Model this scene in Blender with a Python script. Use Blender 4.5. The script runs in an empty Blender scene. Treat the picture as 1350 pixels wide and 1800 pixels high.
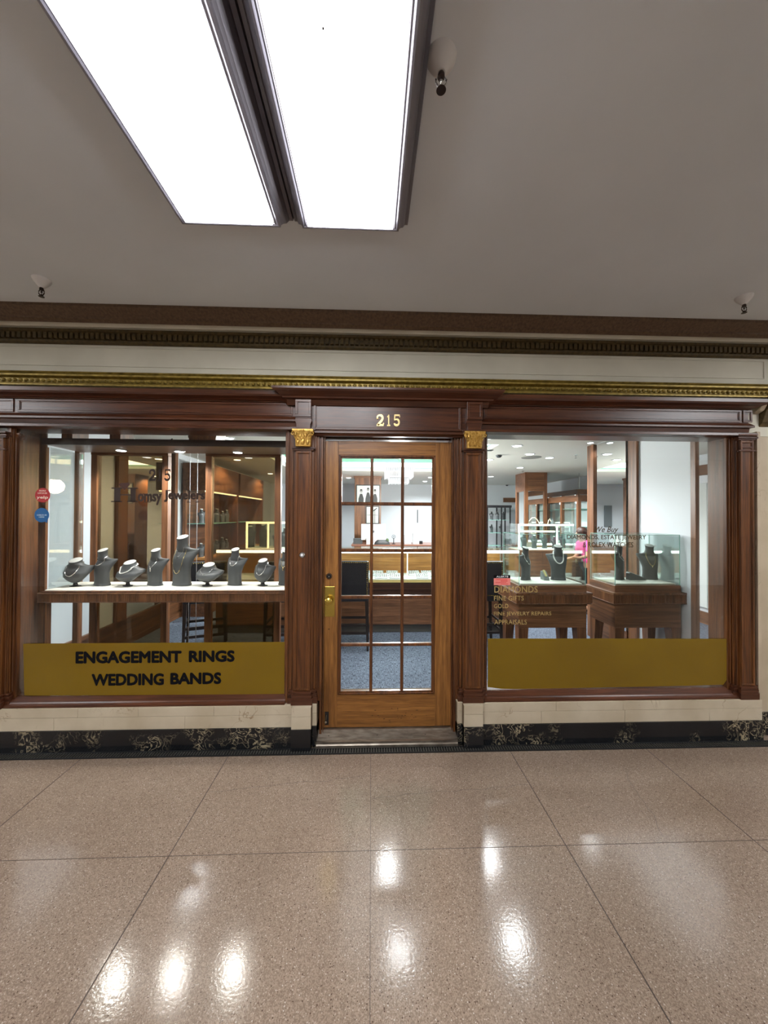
import bpy, bmesh, math, random
from mathutils import Vector, Matrix
random.seed(7)
C = bpy.context.scene.collection
SC = bpy.context.scene
PI = math.pi

# ---------------------------------------------------------------- camera, light, exposure
F, YAW, PITCH, ROLL, H = 632.6, .03476, .01076, -.00504, 1.65
_cy, _sy, _cp, _sp, _cr, _sr = math.cos(YAW), math.sin(YAW), math.cos(PITCH), math.sin(PITCH), math.cos(ROLL), math.sin(ROLL)
fwd = Vector((_sy*_cp, _cy*_cp, _sp))
_r = Vector((_cy, -_sy, 0)); _d = fwd.cross(_r)
rgt = _cr*_r + _sr*_d
dwn = -_sr*_r + _cr*_d
cam_d = bpy.data.cameras.new('camera'); cam = bpy.data.objects.new('camera', cam_d); C.objects.link(cam)
m3 = Matrix((rgt, -dwn, -fwd)).transposed()
cam.matrix_world = Matrix.Translation((0, 0, H)) @ m3.to_4x4()
cam_d.sensor_fit = 'HORIZONTAL'; cam_d.sensor_width = 36; cam_d.lens = 36*F/1350
cam_d.clip_start = .02; cam_d.clip_end = 60
SC.camera = cam
w = bpy.data.worlds.new('world'); SC.world = w; w.use_nodes = True
w.node_tree.nodes['Background'].inputs[0].default_value = (.02, .02, .022, 1)
w.node_tree.nodes['Background'].inputs[1].default_value = 1
SC.view_settings.view_transform = 'Standard'; SC.view_settings.look = 'None'
SC.view_settings.exposure = 0.08; SC.view_settings.gamma = 1; SC.view_settings.use_curve_mapping = False
cy_ = SC.cycles
cy_.use_adaptive_sampling = True; cy_.adaptive_threshold = .02; cy_.max_bounces = 8; cy_.diffuse_bounces = 4; cy_.glossy_bounces = 4; cy_.transmission_bounces = 4
cy_.transparent_max_bounces = 32; cy_.sample_clamp_indirect = 6; cy_.sample_clamp_direct = 0
cy_.caustics_reflective = False; cy_.caustics_refractive = False
cy_.use_denoising = True
HALL_LENS = 17      # emission of the hall fixtures' lenses
DOWN_W = 105          # watts of a shop downlight
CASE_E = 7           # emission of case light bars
COVE_E = 7
CHAND_W = 330

def P(px, py, Y):                                   # photo pixel -> (X, Z) on the plane at distance Y
    v = fwd*F + rgt*(px-675) + dwn*(py-900); t = Y/v.y
    return v.x*t, H+v.z*t
def PX(px, Y, py=1000): return P(px, py, Y)[0]
def PZ(py, Y, px=653): return P(px, py, Y)[1]

# ---------------------------------------------------------------- materials
def new_mat(name):
    m = bpy.data.materials.new(name); m.use_nodes = True
    nt = m.node_tree; b = nt.nodes['Principled BSDF']
    return m, nt, b
def N(nt, t, **k):
    n = nt.nodes.new(t)
    for a, v in k.items():
        if a in n.inputs: n.inputs[a].default_value = v
        else: setattr(n, a, v)
    return n
def sc3(c): return (c[0], c[1], c[2], 1)
def srgb(r, g, b):
    f = lambda c: ((c/255)/12.92 if c/255 <= .04045 else ((c/255+.055)/1.055)**2.4)
    return (f(r), f(g), f(b))
def plain(name, col, rough=.5, metal=0, spec=.5, bump=0, bscale=200, emit=None, es=1):
    m, nt, b = new_mat(name)
    b.inputs['Base Color'].default_value = sc3(col); b.inputs['Roughness'].default_value = rough
    b.inputs['Metallic'].default_value = metal; b.inputs['Specular IOR Level'].default_value = spec
    if bump:
        tc = N(nt, 'ShaderNodeTexCoord'); no = N(nt, 'ShaderNodeTexNoise', Scale=bscale, Detail=3.0)
        bu = N(nt, 'ShaderNodeBump', Strength=bump, Distance=.002)
        nt.links.new(tc.outputs['Object'], no.inputs['Vector']); nt.links.new(no.outputs['Fac'], bu.inputs['Height'])
        nt.links.new(bu.outputs[0], b.inputs['Normal'])
    if emit:
        b.inputs['Emission Color'].default_value = sc3(emit); b.inputs['Emission Strength'].default_value = es
    return m
def noisy(name, c0, c1, scale=5, stretch=(1, 1, 1), rough=.5, detail=6, lo=.3, hi=.7, bump=.1, dist=.001, metal=0, rvar=0):
    m, nt, b = new_mat(name)
    tc = N(nt, 'ShaderNodeTexCoord'); mp = N(nt, 'ShaderNodeMapping'); mp.inputs['Scale'].default_value = stretch
    no = N(nt, 'ShaderNodeTexNoise', Scale=scale, Detail=detail)
    cr = N(nt, 'ShaderNodeValToRGB')
    cr.color_ramp.elements[0].position = lo; cr.color_ramp.elements[0].color = sc3(c0)
    cr.color_ramp.elements[1].position = hi; cr.color_ramp.elements[1].color = sc3(c1)
    L = nt.links.new
    L(tc.outputs['Object'], mp.inputs[0]); L(mp.outputs[0], no.inputs['Vector']); L(no.outputs['Fac'], cr.inputs[0])
    L(cr.outputs[0], b.inputs['Base Color'])
    if bump:
        bu = N(nt, 'ShaderNodeBump', Strength=bump, Distance=dist); L(no.outputs['Fac'], bu.inputs['Height']); L(bu.outputs[0], b.inputs['Normal'])
    b.inputs['Roughness'].default_value = rough; b.inputs['Metallic'].default_value = metal
    return m
def wood(name, dark, light, axis, rough=.35, scale=1.0):
    """grain runs along axis"""
    m, nt, b = new_mat(name); L = nt.links.new
    tc = N(nt, 'ShaderNodeTexCoord'); mp = N(nt, 'ShaderNodeMapping')
    s = [38*scale]*3; s[axis] = 1.6*scale; mp.inputs['Scale'].default_value = s
    no = N(nt, 'ShaderNodeTexNoise', Scale=1.0, Detail=7.0, Roughness=.62, Distortion=.5)
    mp2 = N(nt, 'ShaderNodeMapping'); s2 = [240*scale]*3; s2[axis] = 9*scale; mp2.inputs['Scale'].default_value = s2
    n2 = N(nt, 'ShaderNodeTexNoise', Scale=1.0, Detail=2.0)
    n3 = N(nt, 'ShaderNodeTexNoise', Scale=1.7, Detail=2.0)
    cr = N(nt, 'ShaderNodeValToRGB'); e = cr.color_ramp.elements
    e[0].position = .3; e[0].color = sc3(dark); e[1].position = .72; e[1].color = sc3(light)
    mx = N(nt, 'ShaderNodeMix', data_type='RGBA', blend_type='MULTIPLY'); mx.inputs[0].default_value = .55
    c2 = N(nt, 'ShaderNodeValToRGB'); c2.color_ramp.elements[0].position = .38; c2.color_ramp.elements[0].color = (.45, .4, .36, 1)
    c2.color_ramp.elements[1].position = .55; c2.color_ramp.elements[1].color = (1, 1, 1, 1)
    mx2 = N(nt, 'ShaderNodeMix', data_type='RGBA', blend_type='MULTIPLY'); mx2.inputs[0].default_value = .6
    c3 = N(nt, 'ShaderNodeValToRGB'); c3.color_ramp.elements[0].position = .3; c3.color_ramp.elements[0].color = (.6, .55, .5, 1)
    c3.color_ramp.elements[1].position = .65; c3.color_ramp.elements[1].color = (1, 1, 1, 1)
    L(tc.outputs['Object'], mp.inputs[0]); L(tc.outputs['Object'], mp2.inputs[0]); L(tc.outputs['Object'], n3.inputs['Vector'])
    L(mp.outputs[0], no.inputs['Vector']); L(mp2.outputs[0], n2.inputs['Vector'])
    L(no.outputs['Fac'], cr.inputs[0]); L(n2.outputs['Fac'], c2.inputs[0]); L(n3.outputs['Fac'], c3.inputs[0])
    L(cr.outputs[0], mx.inputs[6]); L(c2.outputs[0], mx.inputs[7]); L(mx.outputs[2], mx2.inputs[6]); L(c3.outputs[0], mx2.inputs[7])
    L(mx2.outputs[2], b.inputs['Base Color'])
    bu = N(nt, 'ShaderNodeBump', Strength=.15, Distance=.001); L(n2.outputs['Fac'], bu.inputs['Height']); L(bu.outputs[0], b.inputs['Normal'])
    b.inputs['Roughness'].default_value = rough
    return m
def glass(name, tint=(1, 1, 1), refl=1.0):
    m = bpy.data.materials.new(name); m.use_nodes = True; nt = m.node_tree; nt.nodes.clear(); L = nt.links.new
    o = N(nt, 'ShaderNodeOutputMaterial'); mx = N(nt, 'ShaderNodeMixShader')
    tr = N(nt, 'ShaderNodeBsdfTransparent'); tr.inputs[0].default_value = sc3(tint)
    gl = N(nt, 'ShaderNodeBsdfGlossy', Roughness=0.0); gl.inputs[0].default_value = (1, 1, 1, 1)
    fr = N(nt, 'ShaderNodeFresnel', IOR=1.45); mu = N(nt, 'ShaderNodeMath', operation='MULTIPLY'); mu.inputs[1].default_value = refl
    L(fr.outputs[0], mu.inputs[0]); L(mu.outputs[0], mx.inputs[0]); L(tr.outputs[0], mx.inputs[1]); L(gl.outputs[0], mx.inputs[2]); L(mx.outputs[0], o.inputs[0])
    return m
def emis(name, col, s):
    m = bpy.data.materials.new(name); m.use_nodes = True; nt = m.node_tree; nt.nodes.clear()
    o = N(nt, 'ShaderNodeOutputMaterial'); e = N(nt, 'ShaderNodeEmission', Strength=s); e.inputs[0].default_value = sc3(col)
    nt.links.new(e.outputs[0], o.inputs[0]); return m

MAH_D, MAH_L = srgb(54, 27, 17), srgb(112, 66, 42)
wood_x = wood('mahogany_x', MAH_D, MAH_L, 0, .3)
wood_z = wood('mahogany_z', MAH_D, srgb(138, 86, 44), 2, .33)
wood_y = wood('mahogany_y', MAH_D, MAH_L, 1, .33)
oak_z = wood('oak_z', srgb(116, 74, 32), srgb(182, 126, 64), 2, .36)
oak_x = wood('oak_x', srgb(116, 74, 32), srgb(182, 126, 64), 0, .36)
wal_x = wood('walnut_x', srgb(92, 60, 38), srgb(158, 110, 76), 0, .4, .6)
wal_z = wood('walnut_z', srgb(84, 52, 32), srgb(164, 110, 72), 2, .4, .6)
wal_y = wood('walnut_y', srgb(72, 44, 28), srgb(150, 102, 68), 1, .4, .6)
honey_x = wood('honey_x', srgb(170, 110, 50), srgb(226, 164, 92), 0, .4, .5)
white_paint = noisy('plaster_cream', srgb(200, 196, 180), srgb(214, 210, 194), 3, rough=.7, bump=.03)
ceil_hall = noisy('plaster_hall', srgb(222, 228, 236), srgb(230, 236, 244), 1.3, rough=.85, bump=.15, dist=.004)
white_shop = plain('shop_white', srgb(226, 232, 237), .6)
ceil_shop = plain('shop_ceiling', srgb(238, 237, 226), .8)
tray_mat = plain('tray_green', srgb(138, 190, 166), .7)
gilt = noisy('gilt', srgb(120, 100, 40), srgb(178, 152, 74), 30, rough=.42, metal=.35, bump=.3, dist=.002)
bronze_top = noisy('bronze_moulding', srgb(74, 54, 38), srgb(104, 80, 58), 60, rough=.6, metal=.1, bump=.8, dist=.004)
bronze_dent = noisy('bronze_dentil', srgb(62, 50, 26), srgb(96, 78, 42), 40, rough=.55, metal=.2, bump=.4, dist=.003)
gold = noisy('gold_leaf', srgb(176, 128, 44), srgb(236, 196, 110), 60, rough=.4, metal=.55, bump=.3, dist=.002)
brass = plain('brass', srgb(206, 178, 88), .26, 1)
brass_num = plain('polished_brass', srgb(240, 212, 150), .35, .5)
steel = noisy('threshold_steel', srgb(128, 118, 108), srgb(176, 166, 152), 14, (1, 5, 1), .3, metal=.85, bump=.1)
chrome = plain('chrome', (.7, .7, .7), .15, 1)
black_metal = plain('black_metal', (.015, .015, .017), .4, .3)
dark_bronze = noisy('fixture_bronze', srgb(92, 90, 102), srgb(146, 142, 150), 9, (1, .1, 1), .34, metal=.35, bump=.05)
black_paint = plain('black_lettering', (.003, .003, .004), .85, 0, .15)
leather = plain('black_leather', srgb(26, 28, 34), .45, bump=.5, bscale=260)
silver = plain('silver', (.86, .86, .84), .22, 1)
pearl = plain('pearl', (.85, .84, .8), .25)
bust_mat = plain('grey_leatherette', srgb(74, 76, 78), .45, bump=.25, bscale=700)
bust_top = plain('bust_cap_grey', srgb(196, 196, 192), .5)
white_fab = plain('white_linen', srgb(236, 233, 222), .85, bump=.3, bscale=500)
white_pl = plain('white_plastic', srgb(228, 230, 234), .4)
toe_grey = plain('toe_kick_grey', srgb(98, 96, 90), .6)
glass_win = glass('window_glass', (.97, .985, .98), .22)
glass_case = glass('case_glass', (.95, .985, .975), .5)
glass_tint = glass('bronze_glass', (.61, .52, .38), 1.2)
glass_edge = plain('glass_edge', srgb(150, 205, 190), .15, emit=None)
mirror_m = plain('mirror_silver', (.86, .88, .87), .0, 1)
lens_m, nt, b = new_mat('lens')
nt.nodes.clear()
_o = N(nt, 'ShaderNodeOutputMaterial'); _e = N(nt, 'ShaderNodeEmission'); _tc = N(nt, 'ShaderNodeTexCoord'); _s = N(nt, 'ShaderNodeSeparateXYZ')
_w = N(nt, 'ShaderNodeMath', operation='MULTIPLY'); _w.inputs[1].default_value = 4*PI
_c = N(nt, 'ShaderNodeMath', operation='COSINE'); _mr = N(nt, 'ShaderNodeMapRange')
_mr.inputs[1].default_value = -1; _mr.inputs[2].default_value = 1; _mr.inputs[3].default_value = HALL_LENS*1.12; _mr.inputs[4].default_value = HALL_LENS*.86
for a_, b_ in ((_tc.outputs['Generated'], _s.inputs[0]), (_s.outputs[0], _w.inputs[0]), (_w.outputs[0], _c.inputs[0]), (_c.outputs[0], _mr.inputs[0]), (_mr.outputs[0], _e.inputs['Strength']), (_e.outputs[0], _o.inputs[0])):
    nt.links.new(a_, b_)
_e.inputs[0].default_value = (.97, .98, 1, 1)
lens_edge = emis('lens_edge', (1, .95, .86), 1.1)
led_white = emis('led_white', (1, .99, .94), CASE_E)
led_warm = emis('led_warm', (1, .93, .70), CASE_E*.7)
cove_led = emis('cove_led', (.93, 1, .97), COVE_E)
down_lens = emis('downlight_lens', (.96, .98, 1), 14)
chand_m = emis('crystal_glow', (.96, .97, 1), 1.15)

def terrazzo():
    m, nt, b = new_mat('terrazzo'); L = nt.links.new
    tc = N(nt, 'ShaderNodeTexCoord')
    v1 = N(nt, 'ShaderNodeTexVoronoi', Scale=155.0); v2 = N(nt, 'ShaderNodeTexVoronoi', Scale=300.0)
    n1 = N(nt, 'ShaderNodeTexNoise', Scale=1.2, Detail=4.0)
    sep = N(nt, 'ShaderNodeSeparateColor'); L(v1.outputs['Color'], sep.inputs[0])
    cr = N(nt, 'ShaderNodeValToRGB'); cr.color_ramp.interpolation = 'CONSTANT'; e = cr.color_ramp.elements
    cols = [(0, srgb(83, 66, 56)), (.055, srgb(142, 125, 111)), (.34, srgb(156, 139, 125)), (.55, srgb(135, 116, 102)), (.72, srgb(169, 154, 142)), (.88, srgb(116, 96, 83)), (.95, srgb(185, 174, 164))]
    e[0].position = 0; e[0].color = sc3(cols[0][1]); e[1].position = cols[1][0]; e[1].color = sc3(cols[1][1])
    for p, c in cols[2:]: x = e.new(p); x.color = sc3(c)
    L(sep.outputs[0], cr.inputs[0])
    sep2 = N(nt, 'ShaderNodeSeparateColor'); L(v2.outputs['Color'], sep2.inputs[0])
    cr2 = N(nt, 'ShaderNodeValToRGB'); cr2.color_ramp.interpolation = 'CONSTANT'; f = cr2.color_ramp.elements
    f[0].position = 0; f[0].color = sc3(srgb(127, 111, 97)); f[1].position = .5; f[1].color = sc3(srgb(149, 132, 118))
    mx = N(nt, 'ShaderNodeMix', data_type='RGBA'); 
    gt = N(nt, 'ShaderNodeMath', operation='GREATER_THAN'); gt.inputs[1].default_value = .36
    L(v1.outputs['Distance'], gt.inputs[0]); L(gt.outputs[0], mx.inputs[0]); L(cr.outputs[0], mx.inputs[6]); L(cr2.outputs[0], mx.inputs[7])
    L(sep2.outputs[1], cr2.inputs[0])
    mu = N(nt, 'ShaderNodeMix', data_type='RGBA', blend_type='MULTIPLY'); mu.inputs[0].default_value = 1
    cr3 = N(nt, 'ShaderNodeValToRGB'); cr3.color_ramp.elements[0].position = .25; cr3.color_ramp.elements[0].color = sc3((.80, .76, .73)); cr3.color_ramp.elements[1].position = .7; cr3.color_ramp.elements[1].color = (1, 1, 1, 1)
    L(n1.outputs['Fac'], cr3.inputs[0]); L(mx.outputs[2], mu.inputs[6]); L(cr3.outputs[0], mu.inputs[7]); L(mu.outputs[2], b.inputs['Base Color'])
    for n in (v1, v2, n1): L(tc.outputs['Object'], n.inputs['Vector'])
    nb = N(nt, 'ShaderNodeTexNoise', Scale=90.0, Detail=2.0); L(tc.outputs['Object'], nb.inputs['Vector'])
    bu = N(nt, 'ShaderNodeBump', Strength=.14, Distance=.002); L(nb.outputs['Fac'], bu.inputs['Height']); L(bu.outputs[0], b.inputs['Normal'])
    nr = N(nt, 'ShaderNodeTexNoise', Scale=3.0, Detail=5.0); mr = N(nt, 'ShaderNodeMapRange'); mr.inputs[3].default_value = .09; mr.inputs[4].default_value = .18
    L(tc.outputs['Object'], nr.inputs['Vector']); L(nr.outputs['Fac'], mr.inputs[0]); L(mr.outputs[0], b.inputs['Roughness'])
    b.inputs['Specular IOR Level'].default_value = .42
    return m
terra = terrazzo()
def veined(name, base0, base1, vein, scale, thick, rough, vmask=.45):
    m, nt, b = new_mat(name); L = nt.links.new
    tc = N(nt, 'ShaderNodeTexCoord'); n0 = N(nt, 'ShaderNodeTexNoise', Scale=4.0, Detail=6.0)
    cr = N(nt, 'ShaderNodeValToRGB'); cr.color_ramp.elements[0].position = .3; cr.color_ramp.elements[0].color = sc3(base0); cr.color_ramp.elements[1].position = .7; cr.color_ramp.elements[1].color = sc3(base1)
    n1 = N(nt, 'ShaderNodeTexNoise', Scale=scale, Detail=5.0, Distortion=1.5)
    ab = N(nt, 'ShaderNodeMath', operation='SUBTRACT'); ab.inputs[1].default_value = .5; a2 = N(nt, 'ShaderNodeMath', operation='ABSOLUTE')
    lt = N(nt, 'ShaderNodeMapRange'); lt.inputs[1].default_value = 0; lt.inputs[2].default_value = thick; lt.inputs[3].default_value = 1; lt.inputs[4].default_value = 0
    n2 = N(nt, 'ShaderNodeTexNoise', Scale=3.1, Detail=3.0); ms = N(nt, 'ShaderNodeMapRange'); ms.inputs[1].default_value = vmask; ms.inputs[2].default_value = vmask+.14
    mu = N(nt, 'ShaderNodeMath', operation='MULTIPLY'); mx = N(nt, 'ShaderNodeMix', data_type='RGBA'); mx.inputs[7].default_value = sc3(vein)
    for n in (n0, n1, n2): L(tc.outputs['Object'], n.inputs['Vector'])
    L(n0.outputs['Fac'], cr.inputs[0]); L(n1.outputs['Fac'], ab.inputs[0]); L(ab.outputs[0], a2.inputs[0]); L(a2.outputs[0], lt.inputs[0])
    L(n2.outputs['Fac'], ms.inputs[0]); L(lt.outputs[0], mu.inputs[0]); L(ms.outputs[0], mu.inputs[1]); L(mu.outputs[0], mx.inputs[0]); L(cr.outputs[0], mx.inputs[6]); L(mx.outputs[2], b.inputs['Base Color'])
    b.inputs['Roughness'].default_value = rough
    return m
marble = veined('cream_marble', srgb(182, 168, 144), srgb(204, 192, 170), srgb(138, 112, 84), 3.2, .012, .3, .52)
marble_wall = veined('beige_marble', srgb(176, 160, 136), srgb(200, 184, 160), srgb(150, 126, 100), 4, .015, .35, .5)
portoro = veined('black_marble', (.006, .007, .009), (.014, .015, .017), srgb(180, 166, 136), 17.0, .034, .12, .47)

def carpet():
    m, nt, b = new_mat('carpet_blue_grey'); L = nt.links.new
    tc = N(nt, 'ShaderNodeTexCoord')
    def dash(sx, sy, off):
        mp = N(nt, 'ShaderNodeMapping'); mp.inputs['Scale'].default_value = (sx, sy, 1); mp.inputs['Location'].default_value = (off, off, 0)
        n = N(nt, 'ShaderNodeTexNoise', Scale=1.0, Detail=2.0); L(tc.outputs['Object'], mp.inputs[0]); L(mp.outputs[0], n.inputs['Vector'])
        c = N(nt, 'ShaderNodeValToRGB'); c.color_ramp.elements[0].position = .42; c.color_ramp.elements[1].position = .56; L(n.outputs['Fac'], c.inputs[0]); return c
    a = dash(20, 170, 0); c = dash(170, 20, 5)
    ck = N(nt, 'ShaderNodeTexNoise', Scale=30.0, Detail=0.0); L(tc.outputs['Object'], ck.inputs['Vector'])
    cc = N(nt, 'ShaderNodeValToRGB'); cc.color_ramp.elements[0].position = .49; cc.color_ramp.elements[1].position = .51; L(ck.outputs['Fac'], cc.inputs[0])
    mx = N(nt, 'ShaderNodeMix', data_type='RGBA'); L(cc.outputs[0], mx.inputs[0]); L(a.outputs[0], mx.inputs[6]); L(c.outputs[0], mx.inputs[7])
    fin = N(nt, 'ShaderNodeMix', data_type='RGBA'); fin.inputs[6].default_value = sc3(srgb(48, 56, 70)); fin.inputs[7].default_value = sc3(srgb(112, 122, 138)); L(mx.outputs[2], fin.inputs[0])
    L(fin.outputs[2], b.inputs['Base Color']); b.inputs['Roughness'].default_value = .95
    return m
carpet_m = carpet()

# ---------------------------------------------------------------- mesh helper
class MB:
    def __init__(s): s.v = []; s.f = []
    def add(s, vs, fs):
        o = len(s.v); s.v += [tuple(v) for v in vs]; s.f += [tuple(i+o for i in f) for f in fs]; return s
    def box(s, x0, x1, y0, y1, z0, z1):
        if x0 > x1: x0, x1 = x1, x0
        if y0 > y1: y0, y1 = y1, y0
        if z0 > z1: z0, z1 = z1, z0
        return s.add([(x0, y0, z0), (x1, y0, z0), (x1, y1, z0), (x0, y1, z0), (x0, y0, z1), (x1, y0, z1), (x1, y1, z1), (x0, y1, z1)],
                     [(0, 3, 2, 1), (4, 5, 6, 7), (0, 1, 5, 4), (1, 2, 6, 5), (2, 3, 7, 6), (3, 0, 4, 7)])
    def prism(s, pts, axis, a, b, ea=None, eb=None):
        """closed profile pts extruded along axis (0: pts=(y,z), 1: (x,z), 2: (x,y)); ea/eb: functions shifting the ends (mitres)"""
        def mk(p, t): return (t, p[0], p[1]) if axis == 0 else (p[0], t, p[1]) if axis == 1 else (p[0], p[1], t)
        n = len(pts)
        vs = [mk(p, a+(ea(p) if ea else 0)) for p in pts]+[mk(p, b+(eb(p) if eb else 0)) for p in pts]
        fs = [(i, (i+1) % n, n+(i+1) % n, n+i) for i in range(n)]+[tuple(range(n-1, -1, -1)), tuple(range(n, 2*n))]
        return s.add(vs, fs)
    def tube(s, pts, r, n=8, closed=False):
        pts = [Vector(p) for p in pts]; k = len(pts); vs = []; up = Vector((0, 0, 1))
        for i, p in enumerate(pts):
            a = pts[(i-1) % k] if closed or i > 0 else p; b = pts[(i+1) % k] if closed or i < k-1 else p
            t = (b-a); t = t.normalized() if t.length > 1e-9 else up
            u = t.cross(up) if abs(t.dot(up)) < .95 else t.cross(Vector((1, 0, 0))); u.normalize(); v = t.cross(u)
            rr = r[i] if isinstance(r, (list, tuple)) else r
            vs += [p+(u*math.cos(2*PI*j/n)+v*math.sin(2*PI*j/n))*rr for j in range(n)]
        fs = []
        for i in range(k if closed else k-1):
            i2 = (i+1) % k
            fs += [(i*n+j, i*n+(j+1) % n, i2*n+(j+1) % n, i2*n+j) for j in range(n)]
        if not closed: fs += [tuple(range(n-1, -1, -1)), tuple(range((k-1)*n, k*n))]
        return s.add(vs, fs)
    def loft(s, secs, n=24, pw=2.0):
        """secs: (cx,cy,z,rx,ry) superellipse rings stacked up"""
        vs = []
        for cx, cy, z, rx, ry in secs:
            for j in range(n):
                a = 2*PI*j/n; c, d = math.cos(a), math.sin(a)
                vs.append((cx+rx*math.copysign(abs(c)**(2/pw), c), cy+ry*math.copysign(abs(d)**(2/pw), d), z))
        k = len(secs); fs = [(i*n+j, i*n+(j+1) % n, (i+1)*n+(j+1) % n, (i+1)*n+j) for i in range(k-1) for j in range(n)]
        fs += [tuple(range(n-1, -1, -1)), tuple(range((k-1)*n, k*n))]
        return s.add(vs, fs)
    def lathe(s, prof, c=(0, 0, 0), n=24, axis=2):
        """prof: (r,h)"""
        vs = []
        for r, h in prof:
            for j in range(n):
                a = 2*PI*j/n; p = [r*math.cos(a), r*math.sin(a)]
                q = (p[0], p[1], h) if axis == 2 else (p[0], h, p[1]) if axis == 1 else (h, p[0], p[1])
                vs.append((c[0]+q[0], c[1]+q[1], c[2]+q[2]))
        k = len(prof); fs = [(i*n+j, i*n+(j+1) % n, (i+1)*n+(j+1) % n, (i+1)*n+j) for i in range(k-1) for j in range(n)]
        fs += [tuple(range(n-1, -1, -1)), tuple(range((k-1)*n, k*n))]
        return s.add(vs, fs)
    def ball(s, c, r, n=10, sc=(1, 1, 1)):
        k = n//2+1
        prof = [(max(1e-5, r*math.sin(PI*i/k)), -r*math.cos(PI*i/k)) for i in range(k+1)]
        vs = []
        for rr, h in prof:
            for j in range(n):
                a = 2*PI*j/n; vs.append((c[0]+rr*math.cos(a)*sc[0], c[1]+rr*math.sin(a)*sc[1], c[2]+h*sc[2]))
        fs = [(i*n+j, i*n+(j+1) % n, (i+1)*n+(j+1) % n, (i+1)*n+j) for i in range(k) for j in range(n)]
        return s.add(vs, fs)
    def xf(s, M):
        s.v = [tuple(M @ Vector(v)) for v in s.v]; return s
    def build(s, name, mat, parent=None, smooth=False, bevel=0, **tags):
        me = bpy.data.meshes.new(name)
        off = parent['_o'] if parent is not None and '_o' in parent else (0, 0, 0)
        me.from_pydata([(v[0]-off[0], v[1]-off[1], v[2]-off[2]) for v in s.v], [], s.f)
        bm = bmesh.new(); bm.from_mesh(me); bmesh.ops.recalc_face_normals(bm, faces=bm.faces)
        if smooth:
            for f in bm.faces: f.smooth = True
        bm.to_mesh(me); bm.free()
        if smooth:
            try: me.set_sharp_from_angle(angle=math.radians(38))
            except Exception: pass
        me.materials.append(mat)
        o = bpy.data.objects.new(name, me); C.objects.link(o)
        if parent is not None: o.parent = parent
        if bevel:
            md = o.modifiers.new('bevel', 'BEVEL'); md.width = bevel; md.segments = 2; md.limit_method = 'ANGLE'
        for k, v in tags.items(): o[k] = v
        return o
def sub(o):                                            # origin bookkeeping so that sub-parts given in world space land right
    o['_o'] = o.parent['_o'] if o.parent is not None and '_o' in o.parent else (0, 0, 0); return o
def thing(name, label, cat, loc=(0, 0, 0), group=None, kind=None):
    o = bpy.data.objects.new(name, None); C.objects.link(o); o.location = loc; o['_o'] = tuple(loc); o.empty_display_size = .05
    if label: o['label'] = label
    if cat: o['category'] = cat
    if group: o['group'] = group
    if kind: o['kind'] = kind
    return o
def tag(o, label, cat, group=None, kind=None):
    o['label'] = label; o['category'] = cat
    if group: o['group'] = group
    if kind: o['kind'] = kind
    return o
def struct(o, label=None, cat=None):
    o['kind'] = 'structure'
    if label: o['label'] = label
    if cat: o['category'] = cat
    return o
def dup(root, loc, rz=0, label=None, scale=None):
    r = root.copy(); C.objects.link(r); r.location = loc; r.rotation_euler = (0, 0, rz)
    if label: r['label'] = label
    if scale: r.scale = (scale,)*3
    for ch in list(root.children):
        c = ch.copy(); C.objects.link(c); c.parent = r
        for g in ch.children:
            d = g.copy(); C.objects.link(d); d.parent = c
    return r
def text_mb(body, x0, x1, z0, z1, Y, bold=0.0, shear=0.0, thick=.0008, spacing=1.0):
    cu = bpy.data.curves.new('t', 'FONT'); cu.body = body; cu.offset = 0; cu.shear = shear; cu.space_character = spacing; cu.resolution_u = 3; cu.extrude = .02
    o = bpy.data.objects.new('t', cu); C.objects.link(o)
    dg = bpy.context.evaluated_depsgraph_get(); me = bpy.data.meshes.new_from_object(o.evaluated_get(dg))
    xs = [v.co.x for v in me.vertices]; ys = [v.co.y for v in me.vertices]; ax, bx, ay, by = min(xs), max(xs), min(ys), max(ys)
    mb = MB(); mb.add([(x0+(v.co.x-ax)/(bx-ax)*(x1-x0), Y-(v.co.z+.02)/.04*thick, z0+(v.co.y-ay)/(by-ay)*(z1-z0)) for v in me.vertices], [tuple(p.vertices) for p in me.polygons])
    if bold > .002:
        base_v, base_f = list(mb.v), list(mb.f); e_ = bold*(x1-x0)/(bx-ax); kx = 1-2*e_/(x1-x0); kz = 1-2*e_/(z1-z0)
        base_v = [((v[0]-(x0+x1)/2)*kx+(x0+x1)/2, v[1], (v[2]-(z0+z1)/2)*kz+(z0+z1)/2) for v in base_v]; mb.v, mb.f = [], []
        for q in range(8): mb.add([(v[0]+e_*math.cos(q*PI/4), v[1]-1e-5*q, v[2]+e_*math.sin(q*PI/4)) for v in base_v], base_f)
    bpy.data.objects.remove(o); bpy.data.curves.remove(cu); bpy.data.meshes.remove(me)
    return mb
def ribbon(mb, pts, ws, x0, z0, sx, sz, Y, th):
    """flat stroke with variable width in the XZ plane"""
    k = len(pts); L_, R_ = [], []
    for i in range(k):
        a = Vector(pts[max(0, i-1)]); b = Vector(pts[min(k-1, i+1)]); t = (b-a).normalized(); n = Vector((-t.y, t.x)); w_ = ws[i]/2 if isinstance(ws, (list, tuple)) else ws/2
        p = Vector(pts[i]); L_.append(p+n*w_); R_.append(p-n*w_)
    for i in range(k-1):
        q = [L_[i], L_[i+1], R_[i+1], R_[i]]
        vs = [(x0+p.x*sx, Y, z0+p.y*sz) for p in q]+[(x0+p.x*sx, Y-th, z0+p.y*sz) for p in q]
        mb.add(vs, [(0, 1, 2, 3), (7, 6, 5, 4), (0, 4, 5, 1), (1, 5, 6, 2), (2, 6, 7, 3), (3, 7, 4, 0)])
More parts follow.
